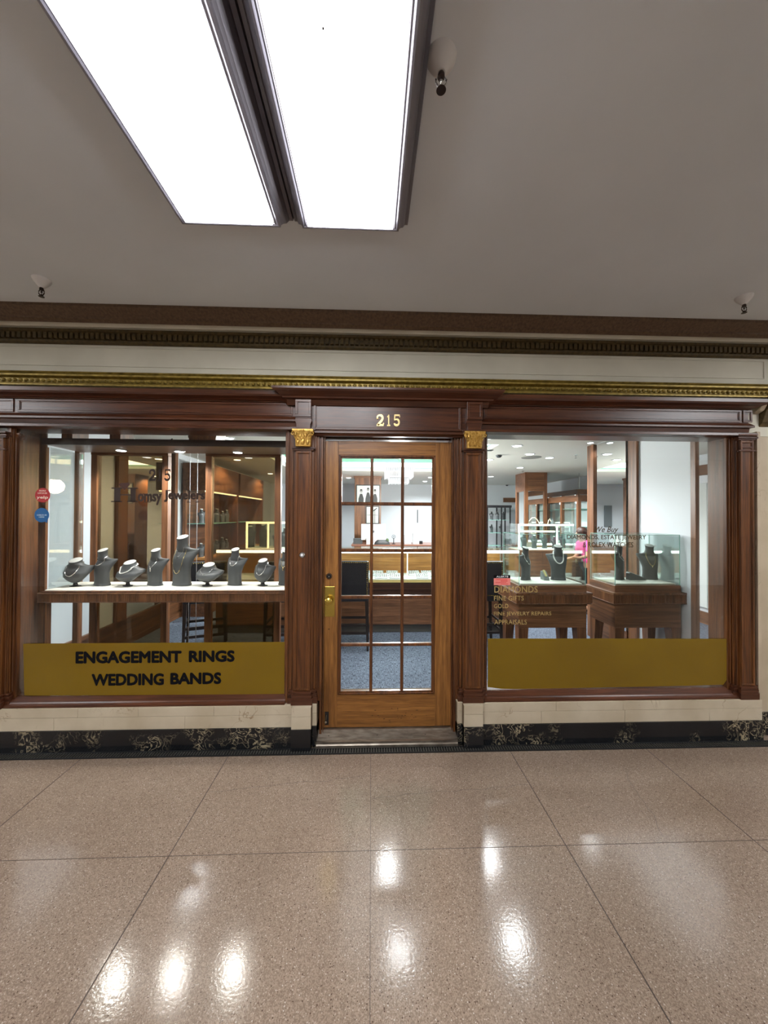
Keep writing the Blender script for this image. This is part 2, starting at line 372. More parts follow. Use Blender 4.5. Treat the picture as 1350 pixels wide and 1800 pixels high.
def arc(cx, cy, rx, ry, a0, a1, n=12): return [(cx+rx*math.cos(math.radians(a0+(a1-a0)*i/n)), cy+ry*math.sin(math.radians(a0+(a1-a0)*i/n))) for i in range(n+1)]
def digit(ch, x0, x1, z0, z1, Y, th):
    """slab-serif numeral; design space 0..1"""
    mb = MB(); sx, sz = x1-x0, z1-z0; R = lambda p, w_: ribbon(mb, p, w_, x0, z0, sx, sz, Y, th)
    if ch == '2':
        top = arc(.47, .70, .33, .22, 185, -20, 14); path = top+[(.66, .45), (.42, .27), (.2, .09)]
        R(path, [.1]+[.19]*2+[.16]*5+[.23]*(len(path)-8)); R([(.08, .09), (.92, .09)], .18); R([(.86, .1), (.93, .28)], .13); mb.ball((x0+.18*sx, Y-th/2, z0+.66*sz), .13*sx, 10, (1, .3, 1))
    if ch == '1':
        R([(.5, .04), (.5, .97)], .26); R([(.5, .9), (.36, .84), (.16, .78)], [.22, .14, .1]); R([(.15, .06), (.85, .06)], .12); R([(.3, .12), (.7, .12)], .08)
    if ch == '5':
        R([(.2, .92), (.9, .92)], .14); R([(.86, .92), (.90, .76)], .09); R([(.22, .96), (.20, .48)], .13)
        b_ = arc(.47, .33, .34, .25, 128, -150, 18); R(b_, [.10]+[.13]*3+[.19]*(len(b_)-4)); mb.ball((x0+.17*sx, Y-th/2, z0+.20*sz), .10*sx, 10, (1, .3, 1))
    return mb
exec_parts = []

# ================================================================= THE SETTING
SHOP_C, TRAY_T = 2.64, 2.97
HC = 3.05
# ---- hall
fl = thing('floor', 'polished pink-brown terrazzo hall floor in large square panels', 'floor', (0, 0, 0), kind='structure')
MB().box(-9, 9, -3.2, 2.66, -.12, 0).build('terrazzo_slab', terra, fl)
jm = MB(); joint_m = plain('joint_dark', srgb(58, 44, 36), .5)
for x in (-5.85, -4.87, -3.9, -2.925, -1.95, -.97, .004, .984, 1.964, 2.94, 3.92, 4.9):
    t = .0022 if abs(x) > .5 else .0010
    jm.box(x-t, x+t, -3, 2.52, -.01, .0006)
for y in (1.792, .81, -.17, -1.15, -2.13): jm.box(-8, 8, y-.0011, y+.0011, -.01, .0007)
def crack(x0, y0, x1, y1, n=14, w_=.0009):
    pts = [(x0+(x1-x0)*i/n+random.uniform(-.012, .012), y0+(y1-y0)*i/n+random.uniform(-.012, .012)) for i in range(n+1)]
    for a, b in zip(pts, pts[1:]):
        d = Vector((b[0]-a[0], b[1]-a[1])).normalized(); nx, ny = -d.y*w_, d.x*w_
        jm.add([(a[0]-nx, a[1]-ny, .0008), (a[0]+nx, a[1]+ny, .0008), (b[0]+nx, b[1]+ny, .0008), (b[0]-nx, b[1]-ny, .0008)], [(0, 1, 2, 3)])
crack(1.67, 2.35, 1.52, 1.82); crack(-.96, 2.2, .0, 2.3); crack(.0, 2.12, .98, 2.2)
jm.build('divider_strips', joint_m, fl)

MB().box(-9, 9, -3.2, 2.9, HC, HC+.1).build('ceiling', ceil_hall)['kind'] = 'structure'
struct(MB().box(-9, 9, -3.3, -3.2, 0, HC).build('wall_back', noisy('hall_plaster', srgb(218, 217, 215), srgb(226, 225, 223), 2, rough=.8)))
struct(MB().box(-9.1, -9, -3.2, 2.7, 0, HC).build('wall_left', white_paint))
struct(MB().box(9, 9.1, -3.2, 2.7, 0, HC).build('wall_right', white_paint))

YW = 2.655                                             # face of the plaster above the storefront
wf = thing('wall_front', 'plastered cream frieze wall above the storefront', 'wall', (0, YW, 2.26), kind='structure')
MB().box(-9, 9, YW, 2.80, 2.275, HC).build('plaster', white_paint, wf)
# frieze panel lines
fz0, fz1 = PZ(656, YW-.01), PZ(615, YW-.01)
pm = MB(); xe = P(1343, 640, YW)[0]
for z in (fz0-.004+.022, fz1-.022): pm.box(-8, xe, YW-.006, YW, z-.003, z+.003)
pm.box(xe-.006, xe, YW-.006, YW, fz0+.018, fz1-.022)
pm.build('panel_moulding', white_paint, wf)

def moulding(name, prof, mat, x0=-9, x1=9, parent=None):
    o = MB().prism(prof, 0, x0, x1).build(name, mat, parent)
    if parent is None: o['kind'] = 'structure'
    return o
# top bronze crown (against the ceiling)
zc1 = PZ(577, 2.53)
crown = thing('trim_1', 'dark bronze carved crown moulding along the ceiling', 'moulding', (0, 2.5, zc1), kind='structure')
MB().prism([(2.44, HC), (2.44, HC-.018), (2.452, HC-.03), (2.475, HC-.05), (2.49, HC-.065), (2.492, HC-.075), (2.515, HC-.09), (2.535, zc1+.02), (2.54, zc1), (2.67, zc1), (2.67, HC)], 0, -9, 9).build('crown', bronze_top, crown)
# cream fillet between and the dentil band
zd0, zd1 = PZ(612, 2.61), PZ(591, 2.60)
moulding('cream_cove', [(2.545, zc1), (2.56, zc1-.02), (2.60, zd1+.012), (2.61, zd1), (2.67, zd1), (2.67, zc1)], white_paint, parent=wf)
den = thing('trim_2', 'dark dentil moulding band over the cream frieze', 'moulding', (0, 2.6, zd0), kind='structure')
MB().prism([(2.595, zd1+.004), (2.595, zd1-.012), (2.62, zd1-.02), (2.632, zd0+.02), (2.625, zd0+.016), (2.625, zd0+.006), (2.645, zd0), (2.67, zd0), (2.67, zd1+.004)], 0, -9, 9).build('bed', bronze_dent, den)
dm = MB(); x = -3.4
while x < 3.6:
    dm.box(x, x+.022, 2.606, 2.635, zd0+.024, zd1-.016); x += .036
dm.build('dentil_row', bronze_dent, den)
# gilt egg-and-dart moulding under the frieze
zg0, zg1 = PZ(687, 2.60), PZ(660, 2.61)
gl = thing('trim_3', 'gilded bead moulding between cream frieze and wood', 'moulding', (0, 2.6, zg0), kind='structure')
MB().prism([(2.655, zg1), (2.625, zg1-.004), (2.615, zg1-.014), (2.628, zg1-.022), (2.598, zg1-.034), (2.598, zg1-.046), (2.632, zg1-.054), (2.636, zg0+.030), (2.600, zg0+.018), (2.592, zg0+.010), (2.592, zg0), (2.67, zg0), (2.67, zg1)], 0, -9, 9).build('bed', gilt, gl)
bm_ = MB(); x = -3.4
while x < 3.6:
    bm_.ball((x, 2.616, zg0+.043), .013, 6, (1.05, .9, .85)); x += .0385
bm_.build('bead_row', gilt, gl, smooth=True)

# ---- marble base under the windows
X_LP, X_RP = P(532.5, 1000, 2.604)[0], P(831.5, 1000, 2.604)[0]                                # centres of the two pilasters beside the door
zm1, zml, zm0 = .302, .238, .150
bb = thing('baseboard_front', 'cream marble plinth on a black veined marble base', 'baseboard', (0, 2.6, 0), kind='structure')
core = MB(); mar = MB(); blk = MB()
def courses(x0, x1, yf, joints_top, joints_low, hi=zm1):
    core.box(x0, x1, yf+.004, 2.80, .0, hi-.003)
    g = .0009
    for (za, zb, js) in ((zml+g, hi, joints_top), (zm0, zml-g, joints_low)):
        xs = [x0]+[j for j in js if x0 < j < x1]+[x1]
        for a, b in zip(xs, xs[1:]): mar.box(a+g, b-g, yf, 2.79, za, zb)
    xs = [x0, x1]
    blk.box(x0, x1, yf-.008, 2.79, .0, zm0-.001)
DL, DR = P(556.5, 1290, 2.60)[0], P(803.5, 1290, 2.60)[0]                                     # door opening between the jambs
courses(-6, P(511.5, 1270, 2.555)[0], 2.585, [-4.4, -3.4, -2.86, -2.03, -1.62, -1.1], [-4, -2.9, -2.19, -1.3])
BLa, BLb, BRa, BRb = [P(q, 1270, 2.555)[0] for q in (511.5, 546.5, 815.5, 849.5)]
courses(BLa, BLb, 2.555, [], []); courses(BLb, DL, 2.60, [], [])
courses(BRb, 2.905, 2.585, [1.35, 1.85], [1.24, 1.86, 2.5]); courses(BRa, BRb, 2.555, [], []); courses(DR, BRa, 2.60, [], [])
core.build('joint_backing', plain('joint_brown', srgb(104, 84, 62), .8), bb); mar.build('cream_marble', marble, bb, bevel=.0015); blk.build('black_base', portoro, bb)
MB().box(-6, 6, 2.79, 2.83, -.1, .30).build('rear_core', plain('core', srgb(90, 76, 60), .9), bb)

# beige marble wall right of the storefront and left beyond it
for nm, x0, x1 in (('wall_pier_right', 2.93, 9), ('wall_pier_left', -9, -2.80)):
    t = thing(nm, 'beige marble wall beside the wooden storefront', 'wall', ((x0+x1)/2, 2.7, 0), kind='structure')
    MB().box(x0, x1, 2.66, 2.82, .17, 2.60).build('marble_facing', marble_wall, t)
    MB().box(x0 if x0 > 0 else x0, x1, 2.645, 2.82, 0, .17).build('black_base', portoro, t)
    if x0 > 0: MB().box(2.905, 2.93, 2.61, 2.82, .15, 2.30).build('marble_return', marble_wall, t)

# floor grille along the base
gr = thing('floor_grille', 'long black slotted floor grille along the foot of the storefront', 'floor grille', (0, 2.55, 0))
gm = MB().box(-4, 4, 2.513, 2.522, 0, .006).box(-4, 4, 2.566, 2.578, 0, .006)
gm.build('frame', black_metal, gr)
sm = MB(); x = -3.4
while x < 3.4:
    sm.box(x, x+.007, 2.52, 2.57, .0006, .005); x += .0185
sm.build('slats', plain('grille_slat', srgb(84, 82, 76), .5, .5), gr)
MB().box(-4, 4, 2.522, 2.566, .0002, .0014).build('slot_bed', plain('slot_dark', (.003, .003, .003), .9), gr)
# rubber strip towards the right (a darker bar in the photo)

# ================================================================= WOODEN STOREFRONT
YF = 2.635
XL, XR = -2.80, P(1322, 730, 2.60)[0]
def zr(py, Y): return P(1290, py, Y)[1]
ent = thing('trim_4', 'dark mahogany entablature over the shop windows and door', 'entablature', (0, YF, 2.27), kind='structure')
prof = [(2.545, zr(700, 2.545)), (2.545, zr(706, 2.545)), (2.556, zr(709, 2.55)), (2.585, zr(714, 2.585)), (2.60, zr(717, 2.60)), (2.612, zr(718, 2.61)), (2.615, zr(720, 2.62)), (YF-.008, zr(721, YF)),
        (YF-.008, zr(744, YF)), (2.612, zr(745.5, 2.61)), (2.602, zr(748, 2.60)), (2.602, zr(751, 2.60)), (2.622, zr(753, 2.62)), (2.626, zr(760, 2.62)), (2.592, zr(761.5, 2.60)), (2.590, zr(765, 2.59)), (2.612, zr(767, 2.61)), (2.635, zr(769, 2.63)), (2.66, zr(769, 2.66)), (2.78, zr(769, 2.66)), (2.78, zr(700, 2.545))]
Zopen = zr(769, 2.63)
endr = lambda p: max(0.0, (YF-.008)-p[0])
MB().prism(prof, 0, XL, X_LP+.02).build('cornice_and_frieze', wood_x, ent)
MB().prism(prof, 0, X_RP-.02, XR, None, endr).build('cornice_and_frieze', wood_x, ent)
MB().box(X_LP+.02, X_RP-.02, 2.64, 2.78, Zopen, zr(700, 2.545)).build('backing_board', wood_x, ent)
za, zb = zr(743, YF), zr(722, YF)
fr_ = MB()
def border(mb, x0, x1, z0, z1, Y, w_, t_):
    mb.box(x0, x1, Y-t_, Y, z1-w_, z1).box(x0, x1, Y-t_, Y, z0, z0+w_).box(x0, x0+w_, Y-t_, Y, z0+w_, z1-w_).box(x1-w_, x1, Y-t_, Y, z0+w_, z1-w_)
YP = YF-.008
for x0, x1 in ((-2.50, X_LP-.085), (X_RP+.085, P(1299, 730, YF)[0]), (P(1303, 730, YF)[0], P(1320, 730, YF)[0]-.004), (-2.74, -2.53)):
    border(fr_, x0, x1, za, zb, YP, .013, .007); border(fr_, x0+.013, x1-.013, za+.013, zb-.013, YP, .006, .003)
fr_.build('panel_frames', wood_x, ent, bevel=.0015)
# centre bay over the door
zt, zp1, zp0, zq = PZ(683, 2.52), PZ(707, 2.61), PZ(756.5, 2.61), PZ(759, 2.60)
hood = thing('trim_5', 'projecting mahogany hood cornice with numbered panel over the door', 'hood cornice', (0.1, 2.6, zp0), kind='structure')
x0h, x1h = P(503, 690, 2.56)[0], P(861, 690, 2.56)[0]
hp = [(2.49, zt), (2.49, zt-.014), (2.502, zt-.024), (2.535, zt-.044), (2.548, zt-.052), (2.552, zt-.062), (2.575, zt-.066), (2.60, zt-.10), (2.63, zt-.10), (2.63, zt)]
MB().prism(hp, 0, x0h, x1h, lambda p: -(2.575-min(p[0], 2.575)), lambda p: (2.575-min(p[0], 2.575))).build('hood', wood_x, hood)
cp = MB().box(X_LP+.05, X_RP-.05, 2.612, 2.64, zq+.006, zt-.06)
xa, xb = P(552, 730, 2.612)[0], P(811, 730, 2.612)[0]
border(cp, xa, xb, zp0, zp1, 2.612, .014, .010); border(cp, xa+.014, xb-.014, zp0+.014, zp1-.014, 2.612, .007, .004)
cp.build('number_panel', wood_x, hood, bevel=.0015)
zq2 = PZ(766, 2.60)
MB().prism([(2.596, zq+.006), (2.588, zq), (2.588, zq-.014), (2.606, zq-.020), (2.616, zq2), (2.66, zq2), (2.66, zq+.006)], 0, X_LP+.075, X_RP-.075).build('lintel_ledge', wood_x, hood)
def capital(xc, ztop, zbot, parent):
    g = MB(); hh = ztop-zbot; Y = 2.585
    g.loft([(xc, Y, zbot, .052, .022), (xc, Y, zbot+.1*hh, .054, .024), (xc, Y, zbot+.55*hh, .056, .026), (xc, Y, zbot+.82*hh, .072, .033), (xc, Y, zbot+.9*hh, .078, .036)], 20, 6)
    g.box(xc-.074, xc+.074, Y-.034, Y+.03, ztop-.012, ztop)
    for s in (-1, 1):
        sp = [(xc+s*(.066-(.019*(1-i/22))*math.cos(-.6+i*.42)), Y-.036, ztop-.034+(.019*(1-i/22))*math.sin(-.6+i*.42)) for i in range(22)]
        g.tube(sp, [.0052*(1-.5*i/22) for i in range(22)], 6)
        g.tube([(xc+s*.02, Y-.030, zbot+.5*hh), (xc+s*.034, Y-.036, zbot+.72*hh), (xc+s*.052, Y-.038, ztop-.012)], [.004, .006, .004], 6)
    for (dx, dz, r_) in ((0, .28, 1.15), (-.034, .24, .9), (.034, .24, .9), (-.018, .6, .8), (.018, .6, .8), (0, .82, .7), (-.05, .5, .6), (.05, .5, .6)):
        cx_, cz_ = xc+dx, zbot+dz*hh
        g.ball((cx_, Y-.024, cz_), .017*r_, 8, (.75, .55, 1.35))
        for s in (-1, 1):
            g.tube([(cx_, Y-.032, cz_-.016*r_), (cx_+s*.009*r_, Y-.036, cz_+.004*r_), (cx_+s*.012*r_, Y-.042, cz_+.018*r_), (cx_+s*.006*r_, Y-.046, cz_+.022*r_)], [.002, .0035, .003, .0015], 5)
    return g.build('capital', gold, parent, smooth=True)
def pilaster(nm, xc, hw, inner, label, zb_, zt_, gold_cap=True, hb=None):
    """inner: side (+1/-1) on which the stepped jamb towards the door lies"""
    t = thing(nm, label, 'pilaster', (xc, 2.6, zb_), kind='structure')
    g = MB()
    zc = zt_-.125 if gold_cap else zt_-.02
    g.box(xc-hw-.062, xc+hw+.062, 2.645, 2.80, zb_, zt_)          # back layer
    g.box(xc-hw-.034, xc+hw+.034, 2.630, 2.70, zb_, zt_)
    g.box(xc-hw-.018, xc+hw+.018, 2.617, 2.66, zb_, zt_)
    g.box(xc-hw, xc+hw, 2.604, 2.65, zb_, zt_)
    g.build('shaft', wood_z, t, bevel=.003)
    p_ = MB(); border(p_, xc-hw, xc+hw, zb_+.10, zc-.03, 2.604, .014, .008); border(p_, xc-hw+.014, xc+hw-.014, zb_+.114, zc-.044, 2.604, .005, .004)
    for s in (-1, 1): p_.box(xc+s*(hw+.024)-.003, xc+s*(hw+.024)+.003, 2.622, 2.64, zb_+.1, zc-.02).box(xc+s*(hw+.048)-.004, xc+s*(hw+.048)+.004, 2.634, 2.65, zb_+.1, zt_-.03)
    p_.build('panel_moulding', wood_z, t, bevel=.002)
    b_ = MB()
    for (e, z0, z1) in ((.020, 0, .045), (.014, .045, .058), (.017, .058, .072), (.008, .072, .082), (.011, .082, .092)):
        b_.box(xc-hw-e, xc+hw+e, 2.604-e*.8-.004, 2.66, zb_+z0, zb_+z1)
        b_.box(xc-hw-.030-e, xc+hw+.030+e, 2.622-e*.6, 2.68, zb_+z0, zb_+z1)
    b_.build('base_moulding', wood_x, t, bevel=.002)
    n_ = MB()
    n_.box(xc-hw-.026, xc+hw+.026, 2.588, 2.66, zc-.014, zc).box(xc-hw-.016, xc+hw+.016, 2.596, 2.66, zc-.024, zc-.014)
    if not gold_cap:
        n_.box(xc-hw-.02, xc+hw+.02, 2.588, 2.66, zt_-.012, zt_); n_.box(xc-hw-.014, xc+hw+.014, 2.594, 2.66, zt_-.13, zt_-.118); border(n_, xc-hw+.004, xc+hw-.004, zt_-.105, zt_-.03, 2.604, .012, .007)
    n_.build('necking', wood_x, t, bevel=.0015)
    if gold_cap: capital(xc, zt_-.005, zc, t)
    return t
zpil = PZ(757, 2.60)
PL = pilaster('trim_6', X_LP, .056, 1, 'mahogany pilaster with gilded capital left of the door', zm1, zpil)
PR = pilaster('trim_7', X_RP, .056, -1, 'mahogany pilaster with gilded capital right of the door', zm1, zpil)
xrp = (P(1301, 900, 2.6)[0]+P(1326, 900, 2.6)[0])/2
pilaster('trim_8', xrp, .052, -1, 'plain mahogany pilaster at the right end of the storefront', zm1-.002, zr(763, 2.60), False)
pilaster('trim_9', -2.62, .052, 1, 'plain mahogany pilaster at the left end of the storefront', zm1-.002, P(30, 757, 2.60)[1]-.006, False)
# corbel blocks over the capitals
for nm, xc in (('left', X_LP), ('right', X_RP)):
    q = MB().box(xc-.056, xc+.056, 2.572, 2.64, PZ(737, 2.58), PZ(700, 2.58))
    border(q, xc-.056, xc+.056, PZ(735, 2.58), PZ(705, 2.58), 2.572, .018, .007)
    q.prism([(xc-.056, PZ(737, 2.58)), (xc+.056, PZ(737, 2.58)), (xc+.060, PZ(741, 2.58)), (xc+.05, PZ(748, 2.58)), (xc+.05, PZ(755, 2.58)), (xc-.05, PZ(755, 2.58)), (xc-.05, PZ(748, 2.58)), (xc-.060, PZ(741, 2.58))], 1, 2.576, 2.64)
    q.box(xc-.088, xc+.088, 2.572, 2.64, PZ(757.5, 2.58), PZ(754.5, 2.58)).box(xc-.078, xc+.078, 2.58, 2.64, PZ(759.5, 2.58), PZ(757.5, 2.58))
    q.build('corbel_block', wood_x, hood, bevel=.0015)

# house number: three brass digits on the panel
hn = thing('house_number', 'polished brass numerals 215 screwed on the panel over the door', 'house number', (P(683, 738, 2.61)[0], 2.61, PZ(749, 2.61)))
for ch, a, b in (('2', 661, 675.5), ('1', 679.5, 687), ('5', 691, 704)):
    x0, z1 = P(a, 728.2, 2.606); x1, z0 = P(b, 749.2, 2.606)
    digit(ch, x0, x1, z0, z1, 2.612, .007).build('digit', brass_num, hn)

# ---- door jambs, door
ZD0, ZD1 = PZ(1278, 2.68), PZ(776, 2.68)
XD0, XD1 = P(564.5, 1000, 2.68)[0], P(793, 1000, 2.68)[0]
dr = thing('door_1', 'panelled oak shop door with fifteen glass panes', 'door', ((XD0+XD1)/2, 2.70, ZD0), kind='structure')
jb = MB()
for s, xa_, xb_ in ((1, X_LP+.118, XD0), (-1, X_RP-.118, XD1)):
    jb.box(xa_, xb_, 2.662, 2.80, .0, ZD1+.06)
    jb.box(xa_, xa_+s*.016, 2.642, 2.70, .0, ZD1+.06); jb.box(xa_+s*.022, xa_+s*.028, 2.652, 2.70, 0, ZD1+.06)
jb.box(XD0, XD1, 2.72, 2.80, ZD1+.022, ZD1+.085)
jb.build('jamb', wood_z, dr, bevel=.003)
# door leaf members
gx = [P(a, 1000, 2.685)[0] for a in (600, 650.3, 655.6, 704.6, 709.9, 759.3)]
rows = [(805.7, 882.7), (888.7, 964.7), (970.7, 1047.3), (1053.3, 1131.2), (1136.7, 1215)]
gz = [(PZ(b_, 2.685, 680), PZ(a_, 2.685, 680)) for a_, b_ in rows]
st = MB().box(XD0+.002, gx[0]-.024, 2.682, 2.722, ZD0, ZD1); st.build('stile', oak_z, dr, bevel=.002)
MB().box(gx[5]+.024, XD1-.002, 2.682, 2.722, ZD0, ZD1).build('stile', oak_z, dr, bevel=.002)
MB().box(gx[0]-.024, gx[5]+.024, 2.682, 2.722, gz[0][1]+.024, ZD1).build('top_rail', oak_x, dr)
MB().box(gx[0]-.024, gx[5]+.024, 2.682, 2.722, ZD0, gz[4][0]-.024).build('bottom_rail', oak_x, dr)
mo = MB()
for k, (e, y) in enumerate(((.024, 2.684), (.018, 2.679), (.010, 2.690))):
    e2 = (.018, .010, .0)[k]
    x0, x1, z0, z1 = gx[0]-e, gx[5]+e, gz[4][0]-e, gz[0][1]+e; w_ = e-e2
    mo.box(x0, x1, y, 2.715, z1-w_, z1).box(x0, x1, y, 2.715, z0, z0+w_).box(x0, x0+w_, y, 2.715, z0, z1).box(x1-w_, x1, y, 2.715, z0, z1)
mo.build('glazing_bead', wood_z, dr, bevel=.0015)
mu_ = MB()
for a_, b_ in ((gx[1], gx[2]), (gx[3], gx[4])):
    mu_.prism([(a_, 2.712), (a_, 2.692), (a_+.005, 2.685), (b_-.005, 2.685), (b_, 2.692), (b_, 2.712)], 2, gz[4][0], gz[0][1])
for i in range(4):
    z0, z1 = gz[i+1][1], gz[i][0]
    mu_.prism([(2.712, z0), (2.693, z0), (2.686, z0+.006), (2.686, z1-.006), (2.693, z1), (2.712, z1)], 0, gx[0], gx[5])
mu_.build('muntins', wood_z, dr)
for (z0, z1) in gz:
    for a_, b_ in ((gx[0], gx[1]), (gx[2], gx[3]), (gx[4], gx[5])):
        MB().box(a_-.002, b_+.002, 2.699, 2.703, z0-.002, z1+.002).build('pane', glass_win, dr)
# hardware
lx0, lz1 = P(566, 1031, 2.68); lx1, lz0 = P(588.3, 1084, 2.68)
lp = MB().box(lx0, lx1, 2.6785, 2.683, lz0, lz1).build('lock_plate', brass, dr, bevel=.002, label='brass lock plate'); sub(lp)
kx, kz = P(577.5, 1057, 2.64)
MB().lathe([(.013, 0), (.011, -.012), (.011, -.024), (.024, -.032), (.029, -.044), (.027, -.056), (.016, -.064), (.004, -.066)], (kx, 2.679, kz), 24, 1).build('knob', brass, lp, smooth=True)
MB().lathe([(.0105, -.064), (.0105, -.069), (.004, -.0695)], (kx, 2.679, kz), 18, 1).build('key_cylinder', brass, lp, smooth=True)
for sz_ in (lz0+.008, lz1-.008): MB().lathe([(.0022, 0), (.0022, -.0006)], (lx1-.008, 2.6785, sz_), 10, 1).build('screw', plain('screw_dark', (.02, .015, .01), .5), lp)
cx_, cz_ = P(578.5, 1012.5, 2.68)
cyl = MB().lathe([(.0215, .004), (.0215, -.006), (.0185, -.010), (.017, -.006), (.001, -.006)], (cx_, 2.68, cz_), 28, 1).build('cylinder_lock', plain('aged_nickel', srgb(120, 104, 90), .35, 1), dr, smooth=True, label='round nickel cylinder lock'); sub(cyl)
MB().lathe([(.015, -.005), (.015, -.0075), (.001, -.0075)], (cx_, 2.68, cz_), 24, 1).build('cylinder_face', plain('lock_face', (.01, .01, .012), .35, .6), cyl)
MB().box(cx_-.003, cx_+.003, 2.6695, 2.674, cz_-.008, cz_+.002).build('keyway', chrome, cyl)
fx, fz = P(574, 1262, 2.68)
fb = MB().box(fx-.012, fx+.016, 2.676, 2.683, fz-.05, fz+.045).build('floor_bolt', black_metal, dr, bevel=.001, label='dark foot bolt'); sub(fb)
MB().tube([(fx, 2.67, fz+.028), (fx-.003, 2.668, fz-.012)], .003, 8).ball((fx-.004, 2.667, fz-.024), .009, 10).build('bolt_lever', plain('worn_metal', srgb(170, 160, 140), .35, 1), fb, smooth=True)
MB().box(XD0+.005, P(655, 768, 2.70)[0], 2.70, 2.73, ZD1+.012, ZD1+.022).build('gap_light_strip', plain('gap_light_white', (.8, .8, .8), .3, .6), dr)  # pale colour stands for light showing through the gap above the door
# threshold
th = MB().prism([(2.572, .0), (2.572, .022), (2.578, .030), (2.60, .044), (2.655, .072), (2.66, ZD0-.004), (2.76, ZD0-.004), (2.76, 0)], 0, DL-.0, DR+.0)
th.build('threshold', steel, dr)
MB().box(DL, DR, 2.578, 2.60, .030, .045).build('threshold_nosing', steel, dr)
sc_ = MB()
for q in (-.3, .05, .4): sc_.lathe([(.004, 0), (.003, .002)], (q, 2.63, .058), 8)
sc_.build('threshold_screws', black_metal, dr)
# old scars on the bottom rail
sm_ = MB()
for _ in range(26):
    xx, zz = random.uniform(.0, .42), random.choice((random.gauss(.155, .012), random.gauss(.19, .02)))
    sm_.box(xx, xx+random.uniform(.003, .012), 2.6812, 2.683, max(zz, ZD0+.01), max(zz, ZD0+.01)+random.uniform(.001, .004))
sm_.build('scuffs', plain('scuff_dark', srgb(50, 26, 10), .7), dr)
MB().ball((P(578, 1106, 2.68)[0], 2.683, PZ(1106, 2.68, 578)), .006, 8, (1.3, .3, .7)).build('old_keyhole', plain('hole_dark', (.01, .006, .003), .9), dr)

# doorbell on the left pilaster
bx, bz = P(530.5, 976, 2.59)
db = thing('doorbell', 'small round chrome doorbell button on the left pilaster', 'doorbell', (bx, 2.604, bz))
MB().lathe([(.0215, 0), (.0215, -.004), (.017, -.009), (.015, -.006), (.001, -.006)], (bx, 2.604, bz), 28, 1).build('ring', chrome, db, smooth=True)
MB().lathe([(.010, -.004), (.009, -.010), (.001, -.011)], (bx, 2.604, bz), 18, 1).build('button', white_pl, db, smooth=True)

# ---- windows
YG = 2.655
def window(nm, label, x0, x1, zsill, ztop):
    t = thing(nm, label, 'window', ((x0+x1)/2, YG, zsill), kind='structure')
    a = MB()
    for s, xx in ((1, x0), (-1, x1)):
        a.box(xx-s*.05, xx, 2.635, 2.72, zm1, ztop+.04)
        a.box(xx-s*.025, xx-s*.010, 2.625, 2.70, zm1, ztop+.03)
        a.box(xx-s*.05, xx+s*.012, 2.665, 2.83 if x0 < 0 else 2.752, zm1, ztop+.02)
    if x0 < 0: a.box(x0-.05, x0+.052, 2.83, 2.842, zm1, ztop+.02)
    a.build('jamb', oak_z if x0 > 0 else wood_z, t, bevel=.002)
    b_ = MB().prism([(2.600, zm1), (2.600, zm1+.014), (2.612, zm1+.022), (2.618, zm1+.030), (2.66, zsill-.004), (2.80, zsill-.004), (2.80, zm1-.002), (2.66, zm1-.002)], 0, x0-.012, x1+.012)
    b_.box(x0-.01, x1+.01, 2.596, 2.61, zm1, zm1+.010)
    b_.build('sill', wood_x, t)
    MB().box(x0-.012, x1+.012, 2.64, 2.80, ztop, ztop+.012).build('head', wood_x, t)
    MB().box(x0, x1, YG-.004, YG+.004, zsill-.006, ztop+.004).build('pane', glass_win, t)
    return t
W1L, W1R = -2.535, -.622
W2L, W2R = P(851, 1000, 2.64)[0], 2.735
ZT = Zopen
window('window_1', 'large left display window in mahogany frame', W1L, W1R, .365, ZT)
window('window_2', 'large right display window in mahogany frame', W2L, W2R, .365, ZT)

# ---- yellow window films and lettering
film_m = noisy('ochre_film', srgb(118, 91, 12), srgb(126, 99, 15), 2.5, rough=.25, bump=0)
def film_poly(pts, Yf=YG-.0055):
    mb = MB(); n = len(pts)
    mb.add([(x, Yf, z) for x, z in pts]+[(x, Yf+.001, z) for x, z in pts], [tuple(range(n)), tuple(range(2*n-1, n-1, -1))]+[(i, n+i, n+(i+1) % n, (i+1) % n) for i in range(n)])
    return mb
fl_ = film_poly([P(42, 1131, YG), P(270, 1129.5, YG), P(501.5, 1128, YG), P(501.5, 1219, YG), P(470, 1219.5, YG), P(120, 1222, YG), P(44, 1222, YG)]).build('window_film', film_m)
tag(fl_, 'mustard yellow film strip with black lettering along the left window', 'window film')
pr = [P(857, 1122, YG), P(1060, 1122, YG), P(1276, 1122.5, YG), P(1276, 1195, YG), P(1270, 1203, YG), P(1200, 1205, YG), P(1120, 1206.5, YG), P(1000, 1209, YG), P(905, 1210.5, YG), P(880, 1210, YG), P(857, 1207, YG)]
tag(film_poly(pr).build('window_film', film_m), 'plain mustard yellow film strip along the right window', 'window film')
def letters(body, px0, px1, pyt, pyb, Y, mat, label, bold=.02, shear=0, name='lettering', spacing=1.0, thick=.0006, slope=0, grp=None):
    x0, z1 = P(px0, (pyt), Y); x1, z0 = P(px1, pyb, Y)
    mb = text_mb(body, x0, x1, z0, z1, Y, bold, shear, thick, spacing)
    o = mb.build(name, mat); tag(o, label, 'lettering', grp); return o
YL = YG-.0068
def line_text(body, px0, px1, pt0, pb0, pt1, pb1, Y, mat, label, bold=.02, shear=0, spacing=1.0):
    """text whose left end spans pt0..pb0 and right end pt1..pb1"""
    a0 = P(px0, pt0, Y); a1 = P(px0, pb0, Y); b0 = P(px1, pt1, Y); b1 = P(px1, pb1, Y)
    z1 = (a0[1]+b0[1])/2; z0 = (a1[1]+b1[1])/2
    o = text_mb(body, (a0[0]+a1[0])/2, (b0[0]+b1[0])/2, z0, z1, Y, bold, shear, .0006, spacing).build('lettering', mat)
    tag(o, label, 'lettering'); return o
